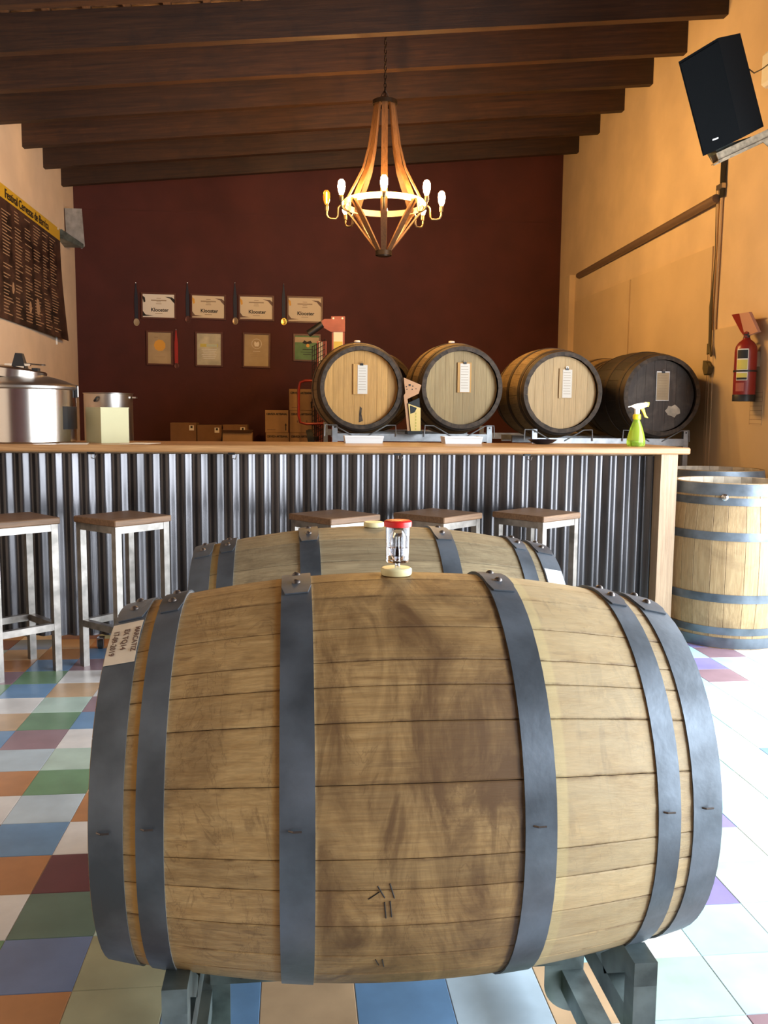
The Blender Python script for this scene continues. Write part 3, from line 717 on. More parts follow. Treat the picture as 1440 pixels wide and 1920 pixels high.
def build_back_barrels():
    YH = 6.25; Lb = .942; yc = YH+Lb/2
    specs = [(678, 727, M['barrel_rack'], M['head_gold'], 'barrel with golden head, first from the left on the racks behind the bar', True, 11),
             (867, 727, M['barrel_rack'], M['head_tan'], 'barrel with greyish tan head, second from the left on the racks behind the bar', True, 12),
             (1056, 736, M['barrel_rack'], M['head_pale'], 'barrel with the palest, cleanest head, third from the left behind the bar', False, 13),
             (1242, 742, M['barrel_black'], M['head_dark'], 'blackened barrel with dark head, behind the green spray bottle', False, 14)]
    cs = []
    for px, py, wm, hm, lab, bung, sd in specs:
        p = at(px, py, Y=YH); cs.append(p)
        r = barrel(lab, wm, nst=26, nseg=12, hoop_m=M['hoop_dark'], head_m=hm, bung=False, rivets=False, seed=sd, rh=.290)
        # axis turned towards the camera: local -X faces the bar
        r.rotation_euler = (0, 0, rad(90)); r.location = (p.x, yc, p.z)
        if bung:
            MB().lathe([(.022, -.01), (.024, .018), (.020, .022), (.001, .022)], 16, M['paper_white'], T(0, 0, .346)).build('bung', parent=r, smooth=40)
    cl = [(678, 711, 'clipboard with narrow white sheet on the golden barrel head', M['head_gold'], M['paper_white'], .010),
          (871, 708, 'clipboard with white sheet on the greyish tan barrel head', M['head_gold'], M['paper_white'], .002),
          (1062, 719, 'clipboard with white sheet on the palest barrel head', M['head_pale'], M['paper_white'], .006),
          (1242, 724, 'clipboard with full-width grey sheet on the blackened barrel', M['inox_dull'], M['paper_aged'], 0)]
    for px, py, lab, bm_, pm, dx in cl:
        p = at(px, py, Y=YH+.04); clipboard(p.x, YH+.040, p.z, lab, bm_, pm, dx=dx, pw=.07 if dx else .094)
    # stains on heads
    MB().prism([(0, 0), (.03, .01), (.018, .06), (.022, .10), (.008, .115), (.002, .06)], .0006, M['chime'], T(cs[0].x-.015, YH+.0438, cs[0].z-.245) @ RX(pi/2)).build('spill_stain', parent=None)
    o = bpy.data.objects['spill_stain']
    root = [r for r in bpy.data.objects if r.get('label', '').startswith('barrel with golden')][0]
    o.parent = root; o.matrix_parent_inverse = (Matrix.Translation((cs[0].x, yc, cs[0].z)) @ RZ(rad(90))).inverted()
    root = [r for r in bpy.data.objects if r.get('label', '').startswith('blackened barrel')][0]
    n = 14; poly = [((.055+.008*sin(3*i))*cos(2*pi*i/n), (.042+.008*cos(2.3*i))*sin(2*pi*i/n)) for i in range(n)]
    o = MB().prism(poly, .0006, M['inner_oak'], T(cs[3].x+.105, YH+.0438, cs[3].z-.11) @ RX(pi/2)).build('pale_stain', parent=root)
    o.matrix_parent_inverse = (Matrix.Translation((cs[3].x, yc, cs[3].z)) @ RZ(rad(90))).inverted()
    # second row
    for (x, z, lab, sd) in ((.70, 1.425, 'dark barrel of the rear row, glimpsed between the first two front barrels', 21), (2.74, 1.40, 'barrel of the rear row, glimpsed between the palest and the blackened barrel', 22)):
        r = barrel(lab, M['barrel_rack'], nst=26, nseg=10, hoop_m=M['hoop_dark'], head_m=M['head_dark'] if sd == 21 else M['head_pale'], bung=False, rivets=False, seed=sd)
        r.rotation_euler = (0, 0, rad(90)); r.location = (x, 7.74, z)
    # racks
    for (pl_, pr_, ztop, lab, xs) in ((628, 918, 1.092, 'galvanised steel barrel rack behind the bar, left one', (cs[0], cs[1])), (1003, 1287, 1.068, 'galvanised steel barrel rack behind the bar, right one', (cs[2], cs[3]))):
        xa, xb = at(pl_, 805, Y=6.34).x, at(pr_, 805, Y=6.34).x
        t = thing('barrel_rack', lab, 'rack', ((xa+xb)/2, 6.36, 0)); hx = (xb-xa)/2; sm = M['steel_rack']
        for sx in (-1, 1):
            for y in (0, 1.84): MB().box((sx*hx, y, (ztop+.065)/2), (.038, .038, ztop+.065), sm).build('post', parent=t)
            for z in (.16, .80): MB().box((sx*hx, .92, z), (.03, 1.80, .04), sm).build('side_rail', parent=t)
            MB().lathe([(.006, 0), (.006, .002)], 10, M['black'], T(sx*hx, -.0188, ztop+.045) @ RX(pi/2)).build('bolt_hole', parent=t)
        for y in (0, .74, 1.10, 1.84): MB().box((0, y, ztop-.0275), (2*hx-.038, .036, .055), sm).build('cross_bar', parent=t)
        for z in (.16, .80): MB().box((0, 0, z), (2*hx-.038, .034, .045), sm).build('cross_bar', parent=t)
        for c in xs:
            cx = c.x-(xa+xb)/2
            for s in (-1, 1):
                MB().tube([(cx+s*.05, -.024, ztop-.02), (cx+s*.12, -.03, ztop+.02), (cx+s*.19, -.03, ztop+.06), (cx+s*.255, -.03, ztop+.062), (cx+s*.26, -.03, ztop-.02)], .0042, 6, sm).build('cradle_rod', parent=t, smooth=50)
    return cs
CS = build_back_barrels()

# ------------------------------------------------------------------ upright barrels at the right
def upright(x, y, Lh, rb, rh, lab, seed, wm, tap=False):
    hs = [(-.5*Lh+.004, -.5*Lh+.062), (-.5*Lh+.078, -.5*Lh+.118), (-.5*Lh+.255, -.5*Lh+.30), (.5*Lh-.325, -.28*Lh*-1-.03+.0), (.5*Lh-.115, .5*Lh-.075), (.5*Lh-.064, .5*Lh-.003)]
    hs[3] = (.5*Lh-.300, .5*Lh-.255)
    r = barrel(lab, wm, L=Lh, rb=rb, rh=rh, nst=24, nseg=14, heads=(-1,), head_m=wm, bung=False, hoops=hs, inner=True, rivets=False, seed=seed)
    r.rotation_euler = (0, rad(-90), 0); r.location = (x, y, Lh/2)
    if tap:
        p = at(1320, 923, Y=y-rb+.02); d = Vector((p.x-x, p.y-y)); 
        b = MB().lathe([(.018, 0), (.018, .01), (.010, .014), (.010, .03), (.001, .031)], 14, M['inox'], Matrix.Identity(4))
        o = b.build('metal_plug', parent=r, smooth=40)
        zz = Lh/2-.072; ang = math.atan2(-1.0, -.62); rr = prof(zz, Lh, rb, rh)
        Wm = T(x+rr*cos(ang), y+rr*sin(ang), Lh/2+zz) @ RZ(ang) @ RY(pi/2)
        o.matrix_parent_inverse = (T(x, y, Lh/2) @ RY(rad(-90))).inverted(); o.matrix_basis = Wm
    return r
upright(2.415, 4.63, .885, .345, .305, 'open-topped oak barrel standing upright at the right edge, blue-grey hoops', 31, M['barrel_upright'], True)
upright(2.72, 5.45, .90, .345, .305, 'upright barrel mostly hidden behind the open-topped one at the right', 32, M['barrel_rack'])

# ------------------------------------------------------------------ things on the counter
def build_counter_things():
    # steel brew kettle
    c = at(42, 831, Y=4.86); z0 = CZ
    t = thing('steel_kettle', 'large stainless steel kettle with domed clamped lid on the left end of the counter', 'kettle', (c.x, 4.86, z0))
    R = .278; H = at(60, 727, Y=4.86).z-z0
    MB().lathe([(R-.01, 0), (R, .006), (R, H), (R-.003, H), (R-.003, .01), (.001, .008)], 56, M['inox'], cap=False).build('body', parent=t, smooth=40)
    MB().lathe([(R+.002, H-.012), (R+.010, H-.006), (R+.012, H+.006), (R+.004, H+.016), (R-.012, H+.022), (R-.055, H+.040), (R-.11, H+.055), (R-.14, H+.062), (.001, H+.066)], 56, M['inox_dull'], cap=False).build('domed_lid', parent=t, smooth=40)
    X = T(-.03, -.02, H+.065) @ RY(rad(7))
    hb = MB().lathe([(.15, -.015), (.165, -.013), (.168, .03), (.16, .036), (.001, .05)], 40, M['inox'], X, cap=False).build('hatch', parent=t, smooth=40)
    MB().hull6([(-.03, -.045, H+.105), (.04, -.045, H+.10), (.04, .02, H+.10), (-.03, .02, H+.105)], [(-.012, -.03, H+.18), (.022, -.03, H+.178), (.022, .005, H+.178), (-.012, .005, H+.18)], M['black']).build('clamp_knob', parent=hb)
    MB().box((0, -.03, H+.118), (.13, .02, .012), M['inox']).box((0, -.03, H+.10), (.07, .035, .02), M['inox']).tube([(.03, -.03, H+.125), (.14, -.03, H+.118)], .004, 8, M['inox']).build('clamp', parent=hb)
    MB().box((.10, -.06, H+.085), (.03, .05, .03), M['black']).build('hinge_block', parent=hb)
    # dark control plate on the right side
    b = MB(); n = 6; vs = []
    for i in range(n+1):
        a = rad(-27+40*i/n)
        for z in (.07, .19): vs.append(((R+.002)*cos(a), (R+.002)*sin(a), z))
    for i in range(n+1):
        a = rad(-27+40*i/n)
        for z in (.07, .19): vs.append(((R-.001)*cos(a), (R-.001)*sin(a), z))
    q = 2*(n+1); b.add(vs, [(2*i, 2*i+2, 2*i+3, 2*i+1) for i in range(n)]+[(2*i+1, 2*i+3, q+2*i+3, q+2*i+1) for i in range(n)]+[(0, 1, q+1, q)], M['black']).build('dark_plate', parent=t)
    a = rad(3); MB().box((0, 0, 0), (.012, .030, .065), M['black'], T((R+.008)*cos(a), (R+.008)*sin(a), .27) @ RZ(a)).box((.007, 0, 0), (.002, .022, .058), M['white'], T((R+.008)*cos(a), (R+.008)*sin(a), .27) @ RZ(a)).build('gauge', parent=t)
    # cream box, corner forward
    p = at(190, 831, Y=4.735)
    t = thing('cream_box', 'plain cream cardboard box standing corner-forward beside the kettle', 'box', (p.x, 4.735, CZ), (0, 0, rad(40)))
    MB().box((.0825, .0825, .092), (.162, .162, .184), M['card_white']).build('body', parent=t)
    MB().box((.0825, .0825, .186), (.166, .166, .004), M['card_white']).build('lid', parent=t)
    for x, y, a, lab in ((-1.27+.15, 4.62, 10, 'white sheet of paper on the counter in front of the kettle'), (-.80, 4.70, -14, 'white sheet of paper on the counter right of the cream box')):
        tag(MB().box((0, 0, 0), (.14, .20, .0012), M['paper_white'], T(x, y, CZ+.0012) @ RZ(rad(a))).build('paper_sheet'), lab, 'paper')
    # spray bottle
    p = at(1192, 833, Y=4.70)
    t = thing('spray_bottle', 'spray bottle of green liquid with yellow trigger on the right end of the counter', 'spray bottle', (p.x, 4.70, CZ))
    MB().lathe([(.030, 0), (.047, .002), (.051, .014), (.050, .035), (.044, .065), (.034, .10), (.024, .127), (.018, .142), (.017, .155), (.001, .155)], 28, M['green_liquid'], cap=False).build('bottle', parent=t, smooth=40)
    MB().lathe([(.020, .148), (.022, .152), (.022, .172), (.017, .178), (.001, .178)], 20, M['yellow'], cap=False).build('collar', parent=t, smooth=40)
    MB().prism([(-.040, .008), (-.012, -.006), (-.010, -.045), (.010, -.045), (.012, -.008), (.050, .006), (.058, .020), (.050, .030), (.0, .024), (-.030, .014)], .020, M['white'], T(0, .010, .212) @ RX(pi/2)).build('spray_head', parent=t)
    MB().prism([(.018, .004), (.036, .010), (.050, -.034), (.064, -.052), (.046, -.048), (.034, -.022)], .012, M['yellow'], T(0, .006, .208) @ RX(pi/2)).build('trigger', parent=t)
    MB().prism([(.050, .006), (.075, .008), (.078, .030), (.054, .032)], .018, M['yellow'], T(-.012, .009, .212) @ RX(pi/2)).build('nozzle', parent=t)
    MB().tube([(-.038, 0, .220), (-.052, 0, .216)], .003, 8, M['white']).build('tip', parent=t)
    # white trays
    for px, lab in ((681, 'white plastic tray under the golden-headed barrel'), (865, 'white plastic tray under the tan-headed barrel')):
        p = at(px, 826, Y=5.02)
        t = thing('drip_tray', lab, 'tray', (p.x, 5.02, CZ), group='white trays at the back of the counter')
        b = MB(); o = [(-.104, -.07, 0), (.104, -.07, 0), (.104, .07, 0), (-.104, .07, 0)]; u = [(-.112, -.075, .040), (.112, -.075, .040), (.112, .075, .040), (-.112, .075, .040)]
        ui = [(-.104, -.067, .040), (.104, -.067, .040), (.104, .067, .040), (-.104, .067, .040)]; oi_ = [(-.09, -.055, .004), (.09, -.055, .004), (.09, .055, .004), (-.09, .055, .004)]
        fs = [(3, 2, 1, 0), (12, 13, 14, 15)]
        for s_ in (0, 4, 8):
            for i in range(4): fs.append((s_+i, s_+(i+1) % 4, s_+4+(i+1) % 4, s_+4+i))
        b.add(o+u+ui+oi_, fs, M['white']).build('basin', parent=t)
        MB().box((0, -.077, .037), (.222, .005, .009), M['white']).build('rim', parent=t)
    # dark bowl edge behind the counter edge
    p = at(1017, 831, Y=5.0)
    t = tag(MB().lathe([(.035, 0), (.06, .008), (.085, .026), (.088, .027), (.083, .024), (.055, .010), (.001, .006)], 32, simple('bowl_navy', (.01, .012, .03), .3), T(p.x, 5.0, CZ), cap=False).build('shallow_bowl', smooth=40), 'shallow dark blue bowl lying on the counter below the palest barrel', 'bowl')
build_counter_things()

# ------------------------------------------------------------------ trophy between the first two barrels
def build_trophy():
    Y = 6.225; p = at(777, 812, Y=Y)
    t = thing('trophy', 'slanted copper, black and gold trophy plaque between the two left rack barrels', 'trophy', (p.x, Y, 1.092))
    def P(px, py): q = at(px, py, Y=Y); return (q.x-p.x, q.z-1.092)
    z = P(777, 808)[1]
    MB().box((0, .055, z/2), (.105, .16, z), M['trophy_black']).build('base', parent=t)
    X = RX(pi/2)
    MB().prism([P(764, 808), P(771, 808), P(764, 748), P(785, 738), P(790, 722), P(757, 708), P(760, 737), P(757, 742)], .012, M['trophy_wood'], T(0, .010, 0) @ X).build('copper_panel', parent=t)
    MB().prism([P(764, 756), P(786, 746), P(789, 800), P(789, 808), P(769, 808)], .008, M['trophy_black'], T(0, 0, 0) @ X).build('black_panel', parent=t)
    MB().prism([P(765, 757), P(788, 765), P(788, 808), P(770, 808)], .007, M['trophy_gold'], T(0, -.008, 0) @ X).build('gold_panel', parent=t)
    MB().prism([P(768, 760), P(781, 765), P(777, 773), P(769, 776)], .002, M['trophy_black'], T(0, -.015, 0) @ X).build('emblem', parent=t)
    b = MB()
    for px, py, s in ((762, 725, .008), (768, 722, .014), (774, 724, .008), (763, 730, .006), (773, 730, .007), (780, 729, .006)):
        q = P(px, py); b.box((q[0], -.003, q[1]), (s, .002, s), M['trophy_black'])
    b.build('emblem', parent=t)
    q = P(779, 790)
    b = MB()
    for k in range(6): b.box((q[0], -.0165, q[1]+.055-.022*k), (.008, .001, .014), M['yellow_label'])
    b.build('vertical_marks', parent=t)
build_trophy()

# ------------------------------------------------------------------ chandelier
def build_chandelier():
    Y = CHAND.y; cx = CHAND.x
    def Zp(py): return at(718, py, Y=Y).z
    t = thing('chandelier', 'chandelier of barrel staves and pipe arms with lit bulbs, hanging over the bar', 'chandelier', (cx, Y, 0))
    zt, zr, zb = Zp(190), Zp(384), Zp(474)
    def band(pts, wdt, th, X):
        """curved slat: pts = (r, z), width tangential"""
        b = MB(); vs = []; n = len(pts)
        for i, (r, z) in enumerate(pts):
            dr, dz = pts[min(i+1, n-1)][0]-pts[max(i-1, 0)][0], pts[min(i+1, n-1)][1]-pts[max(i-1, 0)][1]
            l = math.hypot(dr, dz); nr, nz = -dz/l, dr/l
            wv = wdt[i] if isinstance(wdt, list) else wdt
            for (s, o) in ((-1, 0), (1, 0), (1, 1), (-1, 1)): vs.append((r-nr*th*o, s*wv/2, z-nz*th*o))
        fs = [(0, 1, 2, 3), tuple(4*(n-1)+q for q in (3, 2, 1, 0))]
        for i in range(n-1):
            for q in range(4): fs.append((i*4+q, i*4+4+q, i*4+4+(q+1) % 4, i*4+(q+1) % 4))
        return b.add(vs, fs, M['chand_wood'], X)
    up = [(.050, zt+.02), (.074, zt-.005), (.084, zt-.05), (.100, Zp(235)), (.124, Zp(275)), (.165, Zp(315)), (.215, Zp(340)), (.262, Zp(362)), (.308, Zp(386))]
    lo = [(.318, Zp(388)), (.230, Zp(415)), (.140, Zp(445)), (.056, Zp(472))]
    for k in range(8):
        X = RZ(rad(45*k-95.9))
        band(up, [.034, .042, .044, .045, .046, .048, .050, .050, .048], .012, X).build('curved_stave', parent=t, smooth=40)
        band(lo, [.050, .048, .045, .036], .012, X).build('lower_stave', parent=t, smooth=40)
    for r, z, h in ((.306, zr, .045), (.092, zt-.012, .03), (.062, zb-.004, .035)):
        m_ = M['chand_hoop'] if r > .2 else M['chain']
        MB().lathe([(r-.006, z-h/2), (r, z-h/2), (r, z+h/2), (r-.006, z+h/2), (r-.006, z-h/2)], 40, m_, cap=False).build('hoop', parent=t, smooth=40)
    MB().lathe([(.001, zb-.03), (.045, zb-.028), (.052, zb-.01), (.04, zb+.01), (.001, zb+.012)], 24, M['chain'], cap=False).build('bottom_cap', parent=t, smooth=40)
    MB().lathe([(.001, zt+.035), (.03, zt+.03), (.05, zt+.02), (.05, zt+.005), (.001, zt)], 24, M['chain'], cap=False).build('top_cap', parent=t, smooth=40)
    zbulb = Zp(371); zu = Zp(411)
    for k in range(8):
        X = RZ(rad(45*k-95.9))
        R = .435
        arm = MB().tube([(.308, 0, zr-.01), (.330, 0, zr-.006), (.346, 0, zr-.025), (.350, 0, zu+.02), (.362, 0, zu), (R-.035, 0, zu), (R-.012, 0, zu+.008), (R, 0, zu+.03), (R, 0, zbulb-.085)], .0078, 8, M['brass_pipe'], X=X).build('arm', parent=t, smooth=50)
        MB().lathe([(.013, -.10), (.015, -.095), (.015, -.06), (.012, -.055), (.001, -.055)], 14, M['brass_pipe'], X @ T(R, 0, zbulb), cap=True).build('lamp_holder', parent=arm, smooth=40)
        dim = (k == 6)
        shape = [(.010, -.06), (.013, -.05), (.023, -.025), (.027, .005), (.024, .035), (.013, .051), (.001, .055)]
        bl = MB().lathe(shape, 18, M['bulb_dim'] if dim else M['bulb'], X @ T(R, 0, zbulb), cap=False).build('bulb', parent=arm, smooth=60)
        if dim:
            bl['label'] = 'amber glass bulb with visible filament'
            MB().tube([(R, -.008, zbulb-.04), (R, -.010, zbulb+.03), (R, 0, zbulb+.035), (R, .010, zbulb+.03), (R, .008, zbulb-.04)], .0035, 6, M['filament'], X=X).build('filament', parent=arm)
    # chain
    z = zt+.04; k = 0; top = zroof(cx)+BH
    ring = MB().tube([(.009*cos(a)*1.0, 0, .019*sin(a)) for a in [2*pi*i/12 for i in range(12)]], .0032, 6, M['chain'], closed=True).mesh('chain_link', 60)
    while z < top:
        o = link('chain_link', ring, t); o.location = (0, 0, z+.014); o.rotation_euler = (0, 0, rad(90*(k % 2)+20)); z += .030; k += 1
    for s in (-1, 0, 1):
        MB().tube([(.045*cos(rad(120*s+30)), .045*sin(rad(120*s+30)), zt+.02), (.02*cos(rad(120*s+30)), .02*sin(rad(120*s+30)), zt+.06), (0, 0, zt+.085)], .003, 6, M['chain']).build('hanger_rod', parent=t)
build_chandelier()

# ------------------------------------------------------------------ certificates and medals on the maroon wall
def build_wall_frames():
    Y = YB
    def frame(x0, y0, x1, y1, lab, pm, kind):
        a, b_ = at(x0, y0, Y=Y-.012), at(x1, y1, Y=Y-.012); cx, cz = (a.x+b_.x)/2, (a.z+b_.z)/2; w_, h_ = b_.x-a.x, a.z-b_.z; fw = .018
        t = thing('framed_certificate', lab, 'certificate', (cx, Y-.001, cz), (0, rad(random.uniform(.2, 1.0)), 0), group='framed certificates on the maroon wall')
        f = MB()
        f.box((0, -.010, h_/2-fw/2), (w_, .02, fw), M['frame_red']).box((0, -.010, -h_/2+fw/2), (w_, .02, fw), M['frame_red'])
        f.box((-w_/2+fw/2, -.010, 0), (fw, .02, h_-2*fw), M['frame_red']).box((w_/2-fw/2, -.010, 0), (fw, .02, h_-2*fw), M['frame_red'])
        f.build('frame', parent=t)
        pp = MB().box((0, -.006, 0), (w_-2*fw, .006, h_-2*fw), pm).build('sheet', parent=t)
        X = T(0, -.0095, 0) @ RX(pi/2)
        if kind[0] == 'K':
            text('Klooster', .055, M['ink'], T(0.01, 0, -.045) @ X, pp, bold=.0016, ext=.0004)
            for k, (wd, dz) in enumerate(((.05, .085), (.17, .062), (.05, .045), (.06, .025), (.08, -.085))):
                MB().box((0.0, -.0096, dz), (wd, .0006, .006 if k != 1 else .012), M['ink_faint']).build('printed_line', parent=pp)
            cm = M['ink'] if kind == 'K1' else M['ink_brown']
            W2, H2 = w_/2-fw, h_/2-fw
            MB().prism([(W2-.11, H2-.025), (W2-.03, H2-.03), (W2, H2-.055), (W2, H2-.10), (W2-.03, H2-.07), (W2-.05, H2-.045)], .0008, cm, X).build('corner_swoosh', parent=pp)
            MB().prism([(-W2, -H2+.07), (-W2+.03, -H2+.03), (-W2+.12, -H2+.02), (-W2, -H2+.012)], .0008, cm, X).build('corner_swoosh', parent=pp)
            MB().prism([(-W2, H2-.02), (-W2+.025, H2-.04), (-W2+.03, H2-.085), (-W2+.012, H2-.095), (-W2, H2-.05)], .0008, cm if kind == 'K1' else M['orange'], X).build('corner_swoosh', parent=pp)
        elif kind == 'seal':
            n = 18; r = .062
            MB().prism([((r+.004*(i % 2))*cos(2*pi*i/n), (r+.004*(i % 2))*sin(2*pi*i/n)) for i in range(n)], .001, M['orange'], T(0, 0, .03) @ X).build('seal', parent=pp)
            MB().box((-.04, -.0096, .12), (.04, .0006, .012), M['ink_faint']).box((0, -.0096, -.10), (.12, .0006, .004), M['ink_faint']).build('printed_line', parent=pp)
        elif kind == 'foil':
            MB().box((0, -.0096, .045), (.20, .0008, .035), M['yellow_label']).box((.03, -.0098, .045), (.12, .0008, .030), M['mint_print']).build('colour_band', parent=pp)
            b2_ = MB()
            for k in range(6): b2_.box((0, -.0096, -.0-.02*k), (.17-.02*(k % 3), .0006, .005), M['white'])
            b2_.build('printed_line', parent=pp)
        elif kind == 'crest':
            pts = [(.055*cos(2*pi*i/24), 0, .055*sin(2*pi*i/24)) for i in range(24)]
            MB().tube([(x, -.010, z+.075) for x, y, z in pts], .003, 4, M['paper_white'], closed=True).prism([(-.02, -.03), (.02, -.03), (.03, 0), (.02, .028), (0, .012), (-.022, .03), (-.03, 0)], .0008, M['paper_white'], T(0, 0, .075) @ X).build('crest', parent=pp)
            MB().box((0, -.0096, -.01), (.08, .0006, .005), M['paper_white']).box((0, -.0096, -.05), (.15, .0006, .003), M['ink_faint']).box((0, -.0096, -.07), (.13, .0006, .003), M['ink_faint']).build('printed_line', parent=pp)
        elif kind == 'green':
            MB().box((0, -.0096, .09), (w_-2*fw, .0006, .06), M['paper_aged']).build('pale_band', parent=pp)
            MB().prism([(-.055, .0), (-.03, .03), (0, .012), (.04, .028), (.06, .0), (.02, -.012), (-.02, -.015)], .0008, M['ink'], T(0, 0, .055) @ X).build('dark_motif', parent=pp)
            MB().prism([(.02*cos(i), .02*sin(i)) for i in [2*pi*k/10 for k in range(10)]], .0016, M['orange'], T(.01, 0, .025) @ X).build('orange_spot', parent=pp)
            MB().box((.01, -.0096, -.02), (.12, .0006, .008), M['ink']).box((.0, -.0096, -.05), (.15, .0006, .004), M['ink']).box((.0, -.0096, -.075), (.09, .0006, .006), M['ink']).build('printed_line', parent=pp)
    frame(264, 548, 331, 599, 'framed certificate with black corner swooshes, leftmost of the upper row', M['paper_white'], 'K1')
    frame(357, 551, 424, 600, 'framed cream certificate, second from the left in the upper row', M['paper'], 'K2')
    frame(447, 553, 514, 602, 'framed cream certificate, third from the left in the upper row', M['paper'], 'K3')
    frame(538, 555, 605, 606, 'framed cream certificate at the right end of the upper row', M['paper'], 'K4')
    frame(274, 620, 325, 685, 'framed diploma with an orange seal, beside the red ribbon', M['paper_aged'], 'seal')
    frame(366, 622, 418, 688, 'framed shiny diploma with yellow band, second in the lower row', M['paper_foil'], 'foil')
    frame(455, 624, 507, 690, 'framed tan diploma with round white crest, third in the lower row', M['paper_aged'], 'crest')
    frame(550, 626, 601, 678, 'framed green certificate partly behind the red stacker', M['green_print'], 'green')
    def medal(px, y0, y1, rib, met, lab, R=.046):
        a, b_ = at(px, y0, Y=Y-.01), at(px, y1, Y=Y-.01); h_ = a.z-b_.z
        t = thing('medal', lab, 'medal', (b_.x, Y-.002, b_.z), group='medals hanging on the maroon wall')
        MB().prism([(-.004, h_), (.004, h_), (.020, h_*.6), (.019, R*.8), (-.019, R*.8), (-.020, h_*.6)], .004, rib, T(0, -.002, 0) @ RX(pi/2)).build('ribbon', parent=t)
        X = T(0, -.003, 0) @ RX(pi/2)
        MB().lathe([(R*.7, 0), (R*.7, .006), (R*.6, .007), (R*.55, .006), (.001, .0065)], 24, met, X @ Matrix.Diagonal((1, 1.28, 1, 1)), cap=False).build('disc', parent=t, smooth=40)
        MB().lathe([(.005, 0), (.006, .008), (.001, .01)], 8, M['inox'], T(0, -.001, h_) @ RX(pi/2)).build('nail', parent=t)
    medal(256, 530, 604, M['ribbon_navy'], M['medal_silver'], 'silver medal on a navy ribbon, leftmost on the wall')
    medal(352, 530, 599, M['ribbon_navy'], M['medal_bronze'], 'dull bronze medal on a navy ribbon, second from the left')
    medal(441, 530, 602, M['ribbon_navy'], simple('medal_dull', (.28, .20, .12), .35, .8), 'dull silver medal on a navy ribbon, third from the left')
    medal(532, 532, 603, M['ribbon_navy'], M['medal_gold'], 'gold medal on a navy ribbon, rightmost on the wall')
    medal(331, 618, 686, M['ribbon_red'], M['medal_bronze'], 'dark medal on a bright red ribbon beside the orange-sealed diploma', R=.036)
build_wall_frames()

